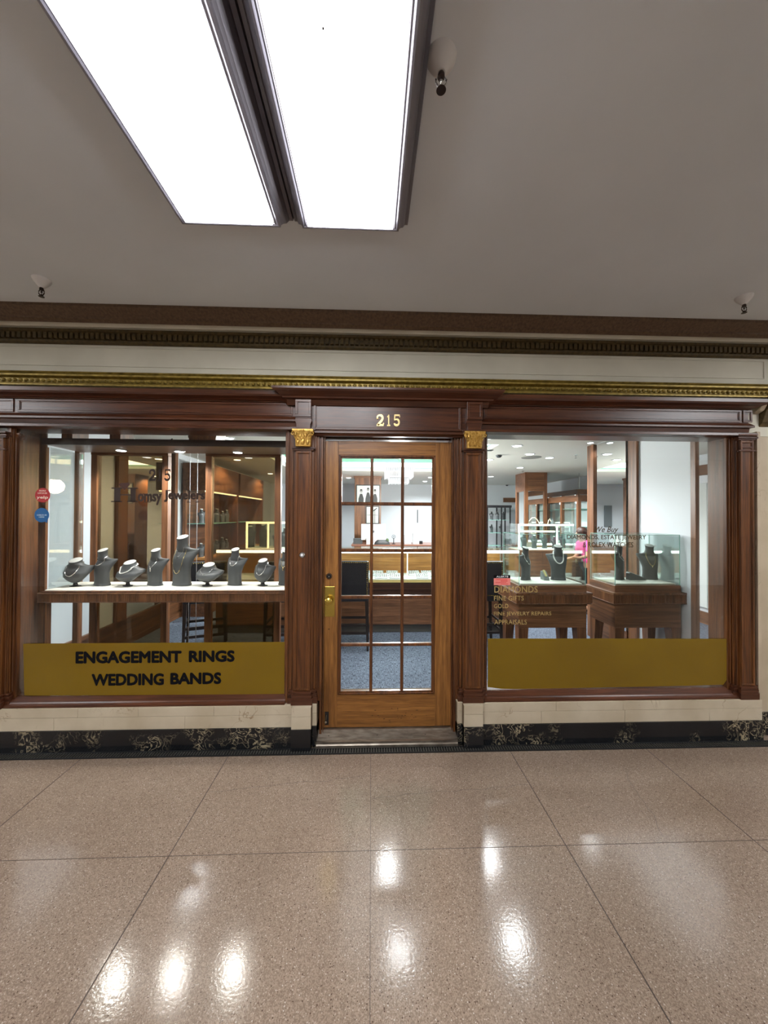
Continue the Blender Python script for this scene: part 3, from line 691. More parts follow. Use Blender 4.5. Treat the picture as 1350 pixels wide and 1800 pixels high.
for lab, ws in (('black capital words ENGAGEMENT RINGS on the left yellow film', (('ENGAGEMENT', 133, 319, 1145, 1165), ('RINGS', 332, 412.5, 1143.5, 1163.5))), ('black capital words WEDDING BANDS on the left yellow film', (('WEDDING', 161, 288, 1184.5, 1204.5), ('BANDS', 299.5, 389, 1182.5, 1202.5)))):
    x_, z_ = P(ws[0][1], ws[0][4], YL); t = thing('lettering', lab, 'lettering', (x_, YL, z_))
    for w__, a, b, c, d in ws:
        x0, z1 = P(a, c, YL); x1, z0 = P(b, d, YL); text_mb(w__, x0, x1, z0, z1, YL, .045, 0, .0006).build('word', black_paint, t)
# shop name on the left glass
brown_paint = plain('brown_lettering', srgb(44, 26, 16), .5)
YS = YG-.0052
t = thing('lettering', 'brown shop name with large serif initial and diamond on the left glass', 'lettering', (P(210, 870, YS)[0], YS, P(210, 870, YS)[1]))
hm = MB()
def wbox(mb, a, b, c, d, Y=YS):
    x0, z1 = P(a, c, Y); x1, z0 = P(b, d, Y); mb.box(x0, x1, Y-.0007, Y, z0, z1)
wbox(hm, 201, 211.5, 858.5, 882); wbox(hm, 196, 215, 857, 859.3); wbox(hm, 195.5, 215, 880.5, 882.7); wbox(hm, 229.5, 238.5, 858.5, 882); wbox(hm, 223.5, 242.5, 857, 859.3); wbox(hm, 223.5, 242.5, 880.5, 882.7); wbox(hm, 210, 231, 868.8, 870.8)
hm.build('initial', brown_paint, t)
dm_ = MB(); dp = [P(*q, YS) for q in ((212, 849), (226, 848.5), (229, 851.5), (219, 861.5), (208.5, 851.8))]
dm_.add([(x, YS-.0008, z) for x, z in dp]+[(x, YS, z) for x, z in dp], [(0, 1, 2, 3, 4), (9, 8, 7, 6, 5)]+[(i, 5+i, 5+(i+1) % 5, (i+1) % 5) for i in range(5)])
dm_.build('diamond_emblem', plain('red_brown', srgb(66, 30, 18), .5), t)
def serif_word(body, a, b, ct, cb, nm, serif=()):
    x0, z1 = P(a, ct, YS); x1, z0 = P(b, cb, YS)
    mb = text_mb(body, x0, x1, z0, z1, YS, .045, 0, .0007)
    for (q0, q1, y0, y1) in serif: wbox(mb, q0, q1, y0, y1)
    return mb.build(nm, brown_paint, t)
serif_word('omsy', 242.5, 284, 867.5, 888, 'word', ((251.5, 255.5, 867.8, 869), (252, 265, 882, 883.2), (271, 277, 868, 869), (279, 285, 868, 869)))
serif_word('Jewelers', 288.5, 360.5, 861.5, 883, 'word', ((291, 300, 861.5, 863), (309, 314, 867.8, 869), (318, 323, 867.8, 869), (329, 333.5, 861.5, 862.8), (328.5, 335, 882, 883.2), (343.5, 350, 882, 883.2)))
t = thing('lettering', 'brown street number 215 on the left window glass above the shop name', 'lettering', (P(280, 846, YS)[0], YS, P(280, 846, YS)[1]))
for ch, a, b in (('2', 261.5, 274.5), ('1', 276, 286), ('5', 288, 300.5)):
    x0, z1 = P(a, 824.5, YS); x1, z0 = P(b, 845.5, YS); digit(ch, x0, x1, z0, z1, YS, .0008).build('digit', brown_paint, t)
# right glass lettering
olive = plain('bronze_lettering', srgb(74, 60, 34), .45, .3)
letters('We Buy', 1046, 1087, 925.5, 938.5, YS, olive, 'slanted script words We Buy on the right window glass', .008, .35)
letters('DIAMONDS, ESTATE JEWELRY', 996.5, 1135.5, 940, 950.5, YS, olive, 'dark bronze line DIAMONDS, ESTATE JEWELRY on the right glass', .012)
letters('& ROLEX WATCHES', 1024.5, 1113, 952.8, 962.3, YS, olive, 'dark bronze line & ROLEX WATCHES on the right glass', .012)
goldl = plain('gold_lettering', srgb(186, 160, 100), .4, .2)
for body, a, b, c, d, bo in (('DIAMONDS', 869, 945, 1030.5, 1041.5, .004), ('FINE GIFTS', 868.5, 920.5, 1047.5, 1055.5, 0), ('GOLD', 868.5, 893.5, 1061.5, 1069, 0), ('FINE JEWELRY REPAIRS', 868.5, 969, 1075.5, 1083.5, 0), ('APPRAISALS', 869, 926, 1089.5, 1097.5, 0)):
    letters(body, a, b, c, d, YS, goldl, 'thin gold line %s at the lower left of the right window' % body, bo, 0, spacing=1.06)
# alarm sticker
t = thing('alarm_sticker', 'small pink and black alarm sticker above the gold lettering', 'sticker', (P(882, 1028, YS)[0], YS, P(882, 1028, YS)[1]))
pk = MB(); wbox(pk, 868, 897, 1016.3, 1028.6); pk.build('pink_panel', plain('sticker_pink', srgb(244, 140, 132), .5), t)
pk = MB(); wbox(pk, 868, 897, 1010.8, 1016.3); pk.build('black_band', black_paint, t)
def word_on(body, a, b, c, d, mat, par, nm='writing', Y=YS-.0008, bold=.015):
    x0, z1 = P(a, c, Y); x1, z0 = P(b, d, Y); return text_mb(body, x0, x1, z0, z1, Y, bold, 0, .0003).build(nm, mat, par)
word_on('ALERTE', 872.5, 893.5, 1012, 1015.2, white_pl, t)
red_p = plain('red_print', srgb(226, 70, 66), .5)
rp = MB(); YS0 = YS
for a, b, c, d in ((872, 892, 1018, 1019), (880, 892, 1020.5, 1022), (871, 890, 1023.5, 1024.5), (880, 893, 1026, 1027)): wbox(rp, a, b, c, d, YS-.0007)
rp.build('faint_print', red_p, t)
# round stickers on the left glass
def disc(mb, a, b, rpx, Y, th=.0006, n=40):
    x, z = P(a, b, Y); r = rpx*Y/F
    mb.lathe([(r, 0), (r, -th), (1e-4, -th)], (x, Y, z), n, 1); return x, z, r
t = thing('round_sticker', 'round red review sticker on the left window glass edge', 'sticker', (P(75, 870, YS)[0], YS, P(75, 870, YS)[1]))
m_ = MB(); disc(m_, 75, 870.5, 12.4, YS); m_.build('disc', plain('sticker_red', srgb(176, 30, 34), .45), t)
for w_, a, b, c, d in (('PEOPLE', 69, 80.5, 861.5, 864), ('LOVE US ON', 66.5, 82.5, 865.5, 868.2), ('yelp', 64.5, 84.5, 871.5, 878)): word_on(w_, a, b, c, d, plain('sticker_white', srgb(236, 214, 196), .5), t)
t = thing('round_sticker', 'round blue speech bubble sticker under the red one', 'sticker', (P(74, 906, YS)[0], YS, P(74, 906, YS)[1]))
m_ = MB(); disc(m_, 73.5, 905.5, 12.2, YS)
tp = [P(*q, YS) for q in ((76, 915), (84.5, 909), (82.8, 919.5))]
m_.add([(x, YS-.0004, z) for x, z in tp]+[(x, YS+.0001, z) for x, z in tp], [(0, 1, 2), (5, 4, 3), (0, 3, 4, 1), (1, 4, 5, 2), (2, 5, 3, 0)])
m_.build('bubble', plain('sticker_blue', srgb(14, 92, 150), .45), t)
for w_, a, b, c, d in (('CHECK IN', 65, 82, 904, 906.8), ('HERE', 68.5, 78, 907.8, 910)): word_on(w_, a, b, c, d, plain('sticker_pale', srgb(190, 210, 220), .5), t)

# ================================================================= HALL CEILING THINGS
def hall_light(x0, x1, y0, y1, label, grp=None):
    """crown-shaped bronze housing around a bright lens"""
    zL = 2.958; t = thing('ceiling_light', label, 'ceiling light', ((x0+x1)/2, (y0+y1)/2, HC), group=grp)
    prof = [(0, 0), (.006, -.004), (.014, -.002), (.016, .012), (.024, .026), (.036, .040), (.044, .060), (.046, .072), (.060, .076), (.064, .1055)]
    rings = [(x0-.010-e, x1+.010+e, y0-.010-e, y1+.010+e, zL+h*.878) for e, h in prof]
    rings = [(x0+.001, x1-.001, y0+.001, y1-.001, zL+.006), (x0-.004, x1+.004, y0-.004, y1+.004, zL-.004)]+rings
    vs = []; fs = []
    for a, b, c, d, z in rings: vs += [(a, c, z), (b, c, z), (b, d, z), (a, d, z)]
    k = len(rings); fs = [(i*4+j, i*4+(j+1) % 4, (i+1)*4+(j+1) % 4, (i+1)*4+j) for i in range(k-1) for j in range(4)]
    MB().add(vs, fs).build('housing', dark_bronze, t)
    MB().box(x0+.005, x1-.005, y0+.005, y1-.005, zL-.016, zL+.010).build('lens', lens_m, t)
    e = MB(); border_ = .006
    e.box(x0, x0+border_, y0, y1, zL-.001, zL+.003).box(x1-border_, x1, y0, y1, zL-.001, zL+.003).box(x0, x1, y1-.004, y1, zL-.001, zL+.003).box(x0, x1, y0, y0+.004, zL-.001, zL+.003)
    for sx, xx in ((1, x0), (-1, x1)): e.add([(xx, y1, zL-.0015), (xx+sx*.024, y1, zL-.0015), (xx, y1-.03, zL-.0015)], [(0, 1, 2)])
    e.build('lens_rim', lens_edge, t)
    return t
hall_light(-.832, -.443, -.30, 1.610, 'long lit ceiling fixture with bronze rim, left of the pair')
_t = hall_light(-.296, .093, -.30, 1.612, 'long lit ceiling fixture with bronze rim, right of the pair')
_v = fwd*F+rgt*(568-675)+dwn*(50-900); _s = (2.9415-H)/_v.z
MB().ball((_v.x*_s, _v.y*_s, 2.9415), .0035, 8, (1, 1, .4)).build('dead_fly', plain('fly_grey', (.12, .11, .11), .8), _t)
for xx in (-7.6, -4.0, 4.3, 7.9):  # unseen fixtures added along the hall to brighten its ceiling and walls
    hall_light(xx-.832, xx-.443, -.30, 1.610, None, 'hall fixtures further along'); hall_light(xx-.296, xx+.093, -.30, 1.610, None, 'hall fixtures further along')
for o in [o for o in C.objects if o.name.startswith('ceiling_light') and 'label' not in o]:
    o['label'] = 'added unseen twin ceiling fixture to brighten the hall, outside the picture'
esc = plain('escutcheon_paint', srgb(224, 222, 222), .6); sp_metal = plain('sprinkler_metal', srgb(70, 62, 60), .3, .9)
def sprinkler(x, y, label, pale):
    t = thing('sprinkler_head', label, 'sprinkler', (x, y, HC))
    MB().lathe([(.046, 0), (.045, -.006), (.038, -.020), (.026, -.034), (.017, -.044), (.013, -.05), (.001, -.05)], (x, y, HC), 28).build('escutcheon', esc, t, smooth=True)
    MB().lathe([(.009, -.05), (.011, -.056), (.011, -.064), (.006, -.066)], (x, y, HC), 12).build('body', sp_metal, t)
    f = MB()
    for s in (-1, 1): f.tube([(x+s*.008, y, HC-.06), (x+s*.016, y, HC-.070), (x+s*.016, y, HC-.082), (x+s*.005, y, HC-.098)], .0028, 6)
    f.ball((x, y, HC-.074), .005, 8, (1, 1, 1.8)).lathe([(.004, -.088), (.005, -.098), (.001, -.1)], (x, y, HC), 8)
    f.build('frame', silver if pale else sp_metal, t, smooth=True)
    MB().lathe([(.002, -.099), (.014, -.101), (.015, -.103), (.001, -.1035)], (x, y, HC), 16).build('deflector', sp_metal, t)
def at_ceiling(px, py, z=HC-.07):
    v = fwd*F+rgt*(px-675)+dwn*(py-900); s = (z-H)/v.z; return v.x*s, v.y*s
for px, py, lab, pale in ((775.5, 140, 'sprinkler head beside the right light fixture', True), (73, 512, 'sprinkler head near the upper left crown moulding', False), (1308, 541, 'sprinkler head near the upper right crown moulding', False)):
    x, y = at_ceiling(px, py); sprinkler(x, y, lab, pale)
# scroll corbel on the marble pier at the far right
cx0 = P(1349, 720, 2.62)[0]
t = thing('scroll_corbel', 'dark scroll bracket high on the marble pier at the right edge', 'corbel', (cx0, 2.64, 2.40))
g = MB().prism([(2.66, 2.56), (2.52, 2.56), (2.51, 2.53), (2.55, 2.50), (2.60, 2.46), (2.63, 2.38), (2.66, 2.34)], 0, cx0-.03, cx0+.10)
g.build('bracket', bronze_dent, t, bevel=.004)
MB().prism([(2.66, 2.54), (2.60, 2.535), (2.585, 2.50), (2.61, 2.46), (2.66, 2.44)], 0, cx0-.075, cx0-.032).build('leaf_side', marble_wall, t, bevel=.01)

# ================================================================= THE SHOP
YS0_, YB = 2.80, 11.2
SXL, SXR = -3.1, 5.2
struct(MB().box(SXL-.2, SXR+.2, YS0_, YB+.1, -.1, 0).build('floor_shop', carpet_m), 'blue grey shop carpet with a broken basket weave pattern', 'carpet')
TX0, TX1, TY0, TY1 = -1.75, 1.75, 4.88, 7.95
sc = thing('ceiling_shop', 'white shop ceiling with a recessed green-white lit tray', 'ceiling', (0, 5, SHOP_C), kind='structure')
MB().box(SXL-.2, SXR+.2, YS0_-.02, TY0, SHOP_C, SHOP_C+.06).box(SXL-.2, SXR+.2, TY1, YB+.1, SHOP_C, SHOP_C+.06).box(SXL-.2, TX0, TY0, TY1, SHOP_C, SHOP_C+.06).box(TX1, SXR+.2, TY0, TY1, SHOP_C, SHOP_C+.06).build('plaster', ceil_shop, sc)
tr_ = MB().box(TX0-.06, TX1+.06, TY0-.06, TY1+.06, TRAY_T, TRAY_T+.04)
for a in ((TX0-.06, TX0, TY0, TY1), (TX1, TX1+.06, TY0, TY1), (TX0-.06, TX1+.06, TY0-.06, TY0), (TX0-.06, TX1+.06, TY1, TY1+.06)): tr_.box(*a, SHOP_C+.0605, TRAY_T)
tr_.build('tray', tray_mat, sc)
z0, z1 = SHOP_C+.085, SHOP_C+.185; e = .012
MB().box(TX0, TX0+e, TY0, TY1, z0, z1).box(TX1-e, TX1, TY0, TY1, z0, z1).box(TX0, TX1, TY0, TY0+e, z0, z1).box(TX0, TX1, TY1-e, TY1, z0, z1).build('cove_light_strip', cove_led, sc)
struct(MB().box(SXL-.25, SXR+.25, YB, YB+.1, 0, SHOP_C).build('wall_back_shop', white_shop))
struct(MB().box(SXL-.1, SXL, YS0_, YB, 0, SHOP_C).build('wall_left_shop', white_shop))
struct(MB().box(SXR, SXR+.1, YS0_, YB, 0, SHOP_C).build('wall_right_shop', white_shop))
struct(MB().box(SXL-.1, SXR+.1, 2.795, 2.83, ZT+.02, SHOP_C).build('wall_shopfront_inner', white_shop))
# right return wall (white, with wooden posts and a mirror)
RX = 3.05
struct(MB().box(RX, RX+.03, 3.337, 4.94, 0, SHOP_C).build('wall_partition', white_shop), 'white partition wall behind the right display cases', 'wall')
for i, (y0, y1) in enumerate(((3.28, 3.336), (4.0, 4.14), (4.80, 4.941))):
    q = MB().box(RX-(.004 if i == 0 else .03), RX+(.034 if i != 1 else -.0005), y0, y1, 0, SHOP_C).build('wall_post', wal_z, bevel=.003)
    tag(q, ('walnut post at the near end of the white partition', 'walnut post between white partition panel and its mirror', 'walnut post at the far end of the partition mirror')[i], 'post')
mt = thing('wall_mirror', 'tall mirror set between walnut posts behind the right display case', 'mirror', (RX, 4.47, 0))
MROT = math.radians(3.9)
MB().box(-.003, .003, -.322, .322, .305, SHOP_C-.01).xf(Matrix.Translation((RX-.024, 4.47, 0)) @ Matrix.Rotation(-MROT, 4, 'Z')).build('mirror_pane', mirror_m, mt)
MB().box(RX-.045, RX-.001, 4.142, 4.798, 0, .30).build('skirting_board', wal_y, mt)
# left wall: wooden wainscot and mirror
wn = thing('baseboard_left', 'tall walnut baseboard along the left shop wall', 'baseboard', (SXL, 5, 0), kind='structure')
MB().box(SXL, SXL+.018, 2.83, YB, 0, .30).box(SXL, SXL+.032, 2.83, YB, .30, .345).box(SXL, SXL+.026, 2.83, YB, 0, .07).build('board', wal_y, wn)
mt = thing('wall_mirror', 'large mirror on the left shop wall in a dark walnut frame', 'mirror', (SXL, 5, .36))
MB().box(SXL+.004, SXL+.014, 4.62, 5.70, .36, SHOP_C-.02).build('mirror_pane', mirror_m, mt)
MB().box(SXL+.001, SXL+.05, 4.45, 4.62, .346, SHOP_C-.01).build('frame_post', wal_z, mt, bevel=.003); MB().box(SXL+.001, SXL+.05, 5.70, 5.78, .346, SHOP_C-.01).build('frame_post', wal_z, mt, bevel=.003)
struct(MB().box(SXL, SXR, YB-.02, YB, 0, .12).build('baseboard_back', wal_x))
struct(MB().box(SXR-.03, SXR, 4.2, YB-.02, 0, .16).box(SXR-.045, SXR, 4.2, YB-.02, .16, .185).build('baseboard_right', wal_y))

# partition posts & bronze-glass sliding doors behind the left display
YPt = 3.20
def post(px0, px1, label, z1=None, grp=None):
    x0, x1 = P(px0, 950, YPt)[0], P(px1, 950, YPt)[0]
    q = MB().box(x0, x1, YPt, YPt+.055, 0, z1 or SHOP_C).build('partition_post', wal_z, bevel=.002); tag(q, label, 'post', grp); return x0, x1
post(129, 137.5, 'narrow walnut post at the left end of the bronze glass screen')
zsd = P(300, 801, YPt)[1]
def slide(pa, pb, lab):
    x0, x1 = P(pa, 950, YPt)[0], P(pb, 950, YPt)[0]
    t = thing('glass_screen', lab, 'glass screen', ((x0+x1)/2, YPt, 0))
    w_ = .052
    for a, b in ((x0, x0+w_), (x1-w_, x1)):
        MB().box(a, b, YPt, YPt+.055, 0, zsd).build('stile', wal_z, t, bevel=.003)
    MB().box(x0, x1, YPt-.004, YPt+.055, zsd, zsd+.055).build('header', wal_x, t, bevel=.003)
    MB().box(x0+w_, x1-w_, YPt+.01, YPt+.05, 0, .10).build('bottom_rail', wal_x, t)
    MB().box(x0+w_, x1-w_, YPt+.02, YPt+.026, .10, zsd).build('tinted_pane', glass_tint, t, label='bronze tinted glass pane')
    return x0, x1
sa = slide(158, 294, 'bronze-tinted glass screen in walnut frame, left one behind the necklace display')
sb = slide(360, 492.5, 'bronze-tinted glass screen in walnut frame, right one behind the necklace display')

# ---- left window display counter (floating plinth) with canopy
VX0, VX1 = P(62, 1045, 2.80)[0], W1R+.03
ZB = P(300, 1037, 2.84)[1]
vt = thing('window_display', 'walnut window display with fluted front band and white platform, left window', 'display counter', ((VX0+VX1)/2, 3.0, 0))
zb0, zb1 = P(280, 1058.5, 2.81)[1], P(280, 1043.5, 2.81)[1]
MB().box(VX0+.03, VX1, 2.84, 3.19, zb0+.005, ZB-.008).build('deck', wal_x, vt)
fb = MB(); x = VX0
while x < VX1-.008:
    fb.box(x, x+.0085, 2.802, 2.84, zb0+.004, zb1-.002); x += .0112
fb.box(VX0, VX1, 2.808, 2.84, zb0+.004, zb1)
fb.build('fluted_band', wal_z, vt)
MB().box(VX0, VX1, 2.798, 2.85, zb0, zb0+.005).box(VX0, VX1, 2.796, 2.85, zb1-.002, zb1+.006).box(VX0+.02, VX1, 2.822, 2.85, zb1+.006, ZB-.012).box(VX0+.03, VX1, 2.815, 2.85, ZB-.014, ZB-.004).build('edge_trim', wal_y, vt, bevel=.001)
MB().box(VX0+.03, VX1, 2.835, 3.19, ZB-.008, ZB).build('platform', white_fab, vt)
for lx in (VX0+.05, (VX0+VX1)/2-.3, VX1-.08):
    pass
MB().box(VX0+.01, VX0+.05, 2.84, 2.88, 0, zb0+.004).build('leg', wal_z, vt); MB().box(VX1-.05, VX1-.01, 2.84, 2.88, 0, zb0+.004).build('leg', wal_z, vt)
# side return of the display (wooden upright, glass end panel)
ep = thing('end_panel', 'glass end panel on a slim walnut upright, left end of the necklace display', 'panel', (VX0+.02, 3.0, ZB))
MB().box(VX0-.0, VX0+.02, 2.845, 2.875, ZB, P(80, 786, 2.86)[1]).build('upright', wal_z, ep)
MB().box(VX0+.03, VX0+.036, 2.875, 3.19, ZB, P(80, 786, 2.86)[1]).build('end_glass', glass_case, ep)
# canopy with spot lights
zc0, zc1 = P(300, 783.5, 2.82)[1], P(300, 772.5, 2.82)[1]
cn = thing('display_canopy', 'dark walnut canopy with recessed spotlights over the necklace display', 'canopy', (-1.6, 3.0, zc0))
MB().box(VX0+.01, VX1, 2.82, 2.842, zc0, zc1).build('fascia', plain('dark_walnut', srgb(52, 34, 26), .5), cn)
MB().box(VX0+.01, VX1, 2.842, 3.192, zc0+.004, zc0+.016).build('soffit_panel', wood('soffit_walnut', srgb(120, 92, 74), srgb(160, 128, 104), 0, .4, .6), cn)
for a, b in ((-2.38, -2.30), (-2.02, -1.94)):
    MB().box(a, b, 2.84, 3.0, zc0+.016, SHOP_C).build('hanger', wal_z, cn)
MB().prism([(-1.56, SHOP_C), (-1.22, SHOP_C), (-1.31, zc0+.016), (-1.50, zc0+.016)], 1, 3.02, 3.2).build('hanger_box', wal_z, cn)
MB().tube([(-1.80, 2.83, ZT-.05+.0), (-1.74, 2.83, ZT-.072), (-1.66, 2.83, ZT-.075), (-1.58, 2.83, ZT-.05), (-1.54, 2.83, ZT-.02)], .004, 6).build('cable', black_metal, cn, smooth=True)
def light_spot(name, x, y, z, watts, angle, parent=None, col=(1, 1, 1), size=.04, blend=.5):
    ld = bpy.data.lights.new(name, 'SPOT'); ld.energy = watts; ld.spot_size = math.radians(angle); ld.spot_blend = blend; ld.shadow_soft_size = size; ld.color = col
    o = bpy.data.objects.new(name, ld); C.objects.link(o)
    off = parent['_o'] if parent is not None else (0, 0, 0); o.location = (x-off[0], y-off[1], z-off[2])
    if parent is not None: o.parent = parent
    return o
def downlight(x, y, z, label, watts=DOWN_W, r=.055, angle=150, grp=None, col=(.95, .975, 1)):
    t = thing('downlight', label, 'downlight', (x, y, z), group=grp)
    MB().lathe([(r*1.3, 0), (r*1.28, -.005), (r*1.02, -.007), (r, .0), (r, .0)], (x, y, z), 28).build('trim_ring', white_pl if z > 2.3 else chrome, t, smooth=True)
    MB().lathe([(r*.98, -.003), (r*.9, -.0085), (1e-4, -.010)], (x, y, z), 24).build('lens', down_lens, t, smooth=True)
    light_spot('lamp', x, y, z-.02, watts, angle, t, col, r*.8)
for px, py, lab in ((213, 792.5, 'leftmost spotlight in the canopy over the necklaces'), (315.5, 794.5, 'middle spotlight in the canopy over the necklaces'), (418, 796, 'right spotlight in the canopy over the necklaces')):
    v = fwd*F+rgt*(px-675)+dwn*(py-900); s = (zc0-.004-H)/v.z
    downlight(v.x*s, v.y*s, zc0+.003, lab, 34, .036, 140, 'canopy spotlights', (1, .97, .90))
# shop downlights
SD = [(402, 770), (1108, 777), (909, 783.5), (966, 804.5), (914, 822), (863, 837.5), (1038, 778), (747, 846), (757, 839), (860, 808)]
labs = ['seen above the canopy fascia', 'at the top of the right window by the walnut post', 'upper left in the right window', 'largest one in the middle of the right window ceiling', 'right of the far left pair in the right window', 'low at the left edge of the right window, near the black shelves', 'at the top of the right window by the partition', 'low in the top right door pane', 'at the right edge of the top right door pane', 'beside the ceiling tray at the left edge of the right window']
for (px, py), lb in zip(SD, labs):
    v = fwd*F+rgt*(px-675)+dwn*(py-900); s = (SHOP_C-H)/v.z
    downlight(v.x*s, min(v.y*s, 10.8), SHOP_C, 'round shop downlight '+lb, DOWN_W*(.08 if px > 1000 else .5 if v.y*s < 5.2 else 1.15), .035 if px > 1000 else .06)
for x, y in ((-1.2, 3.6), (.3, 3.55), (1.45, 3.6), (.22, 4.4), (-2.4, 6.5), (-2.4, 8.6), (-.6, 9.4), (2.6, 8.8), (4.2, 4.0), (2.5, 5.6), (-2.08, 4.32), (1.49, 4.47)):  # some follow floor reflections; the others are unseen extras added for even light
    downlight(x, y, SHOP_C, 'round unseen shop downlight above the frame of the windows', DOWN_W*(.5 if y < 4.6 else 1.15), .06, grp='shop downlights out of sight')
# ceiling bits in the right window
def at_shop_ceiling(px, py):
    v = fwd*F+rgt*(px-675)+dwn*(py-900); s = (SHOP_C-H)/v.z; return v.x*s, v.y*s
x, y = at_shop_ceiling(934, 804); tag(MB().lathe([(.16, 0), (.15, -.006), (.001, -.006)], (x, y, SHOP_C), 28).build('ceiling_speaker', plain('speaker_grey', srgb(150, 150, 142), .7)), 'round grey ceiling speaker in the shop ceiling', 'speaker')
x, y = at_shop_ceiling(877, 800); tag(MB().ball((x, y, SHOP_C-.005), .05, 14, (1, 1, .8)).build('dome_camera', plain('dome', (.05, .05, .06), .15), smooth=True), 'small dark dome camera on the shop ceiling', 'camera')
for px, py, lb in ((1012, 800, 'small fire sprinkler at the centre of the right window ceiling'), (919, 828, 'small fire sprinkler by the far downlight')):
    x, y = at_shop_ceiling(px, py); tag(MB().lathe([(.03, 0), (.008, -.006), (.008, -.045), (.022, -.05), (.001, -.055)], (x, y, SHOP_C), 14).build('ceiling_sprinkler', chrome), lb, 'sprinkler')
x0, y0 = at_shop_ceiling(857, 790.5); x1, _ = at_shop_ceiling(868, 790.5)
tag(MB().box(x0, x1, y0, y0+.10, SHOP_C-.004, SHOP_C-.0005).build('ceiling_vent', black_metal), 'small black slot vent beside the ceiling tray', 'vent')

# ================================================================= BUSTS AND NECKLACES
TALL = [(0, .70, .42, 0), (.03, .71, .43, 0), (.06, .67, .40, 0), (.2, .64, .36, -.02), (.36, .68, .36, -.04), (.48, .77, .36, -.05), (.58, .90, .34, -.03), (.65, 1.0, .27, .04), (.685, .98, .22, .08), (.72, .80, .24, .08), (.755, .58, .27, .06), (.79, .44, .27, .04), (.84, .37, .27, .03), (.91, .34, .28, .02), (.985, .37, .30, .02), (1.0, .38, .31, .02)]
LOW = [(.13, .10, .10, .0), (.16, .30, .20, -.02), (.24, .50, .32, -.05), (.36, .72, .40, -.06), (.50, .90, .43, -.05), (.62, 1.0, .40, -.01), (.70, .98, .35, .04), (.76, .80, .34, .05), (.82, .56, .34, .03), (.88, .42, .33, .01), (.94, .385, .33, 0), (1.0, .40, .35, 0)]
WIDE = [(.16, .10, .10, .0), (.20, .26, .2, -.04), (.28, .5, .36, -.10), (.42, .80, .46, -.12), (.56, 1.0, .46, -.06), (.66, .98, .38, .04), (.76, .76, .36, .10), (.86, .52, .34, .12), (.95, .44, .32, .12), (1.0, .43, .31, .12)]
def prof_at(P_, t):
    for a, b in zip(P_, P_[1:]):
        if a[0] <= t <= b[0]:
            k = (t-a[0])/(b[0]-a[0]); return [a[i]+(b[i]-a[i])*k for i in (1, 2, 3)]
    return list(P_[0][1:]) if t < P_[0][0] else list(P_[-1][1:])
def bend(mb, hw, hh):
    """sweep the shoulders back and up, tip the neck cap towards the viewer"""
    out = []
    for x, y, z in mb.v:
        t = z/hh; u = min(1, abs(x)/hw)
        k = max(0, min(1, (t-.36)/.24))*max(0, min(1, (.86-t)/.12))
        y2 = y+.42*hw*k*u*u; z2 = z+.07*hh*k*u*u*u
        if t > .80: z2 += min(1, (t-.80)/.18)*.42*(y2)
        out.append((x, y2, z2))
    mb.v = out; return mb
def make_bust(kind, label, hw, hh, loc, rz, group='necklace busts in the left window', cap=True):
    P_ = {'tall': TALL, 'low': LOW, 'wide': WIDE}[kind]
    t = thing('necklace_bust', label, 'bust', (0, 0, 0), group=group); t['_o'] = (0, 0, 0)
    secs = []
    for a, b in zip(P_, P_[1:]):
        for i in range(3):
            k = i/3; secs.append([a[j]+(b[j]-a[j])*k for j in range(4)])
    secs.append(list(P_[-1]))
    bend(MB().loft([(0, s[3]*hw, s[0]*hh, s[1]*hw, s[2]*hw) for s in secs], 32, 2.25), hw, hh).build('torso', bust_mat, t, smooth=True)
    nt_ = P_[-1]
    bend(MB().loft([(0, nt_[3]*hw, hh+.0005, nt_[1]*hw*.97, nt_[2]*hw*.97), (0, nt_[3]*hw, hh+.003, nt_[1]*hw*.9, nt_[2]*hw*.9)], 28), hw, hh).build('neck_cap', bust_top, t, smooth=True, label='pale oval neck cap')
    if kind != 'tall':
        MB().loft([(0, .0, 0, .045, .028), (0, 0, .006, .044, .027), (0, 0, .010, .02, .014), (0, 0, P_[1][0]*hh, .012, .010)], 24).build('foot', black_metal, t, smooth=True)
    t.location = loc; t.rotation_euler = (0, 0, rz*.75); return t, P_
def make_necklace(P_, hw, hh, loc, rz, drop, width, mat, label, r=.0022, pendant=0, beads=0, pend_mat=None, group='necklaces in the left window'):
    """chain laid over the bust's neck and chest"""
    t = thing('necklace', label, 'necklace', (0, 0, 0), group=group); t['_o'] = (0, 0, 0)
    zN = .83 if P_ is TALL else .88; zD = drop
    pts = []
    for i in range(49):
        th = -PI+2*PI*i/48; s = (1+math.cos(th))/2
        z = zN-(zN-zD)*max(0, (math.cos(th)+.42)/1.42); w_, d_, c_ = prof_at(P_, z)
        wn = prof_at(P_, zN)[0]
        x = math.sin(th)*(wn*1.04*(1-s)+width*s*1.35+.02)
        if abs(x) > w_*.985: x = math.copysign(w_*.985, x)
        yy = d_*math.sqrt(max(0, 1-(abs(x)/w_)**2.25))**(2/2.25)
        sg = -1 if abs(th) < 1.9 else 1
        if 1.75 < abs(th) < 2.05: sg = -1+2*(abs(th)-1.75)/.3
        pts.append((x*hw, (c_+sg*(yy+.035))*hw+(-.001 if sg < 0 else .001), z*hh))
    m = MB().tube(pts[:-1], r, 6, True)
    if beads:
        for i in range(0, 48, beads): m.ball(pts[i], r*2.0, 6)
    bend(m, hw, hh).build('chain', mat, t, smooth=True)
    if pendant:
        p = pts[24]; MB().ball((p[0], p[1]-.003, p[2]-pendant*.6), pendant*.32, 8, (.7, .6, 1.9)).tube([(p[0], p[1]-.002, p[2]), (p[0], p[1]-.003, p[2]-pendant*.5)], .0012, 5).build('pendant', pend_mat or mat, t, smooth=True)
    t.location = loc; t.rotation_euler = (0, 0, rz*.75); return t
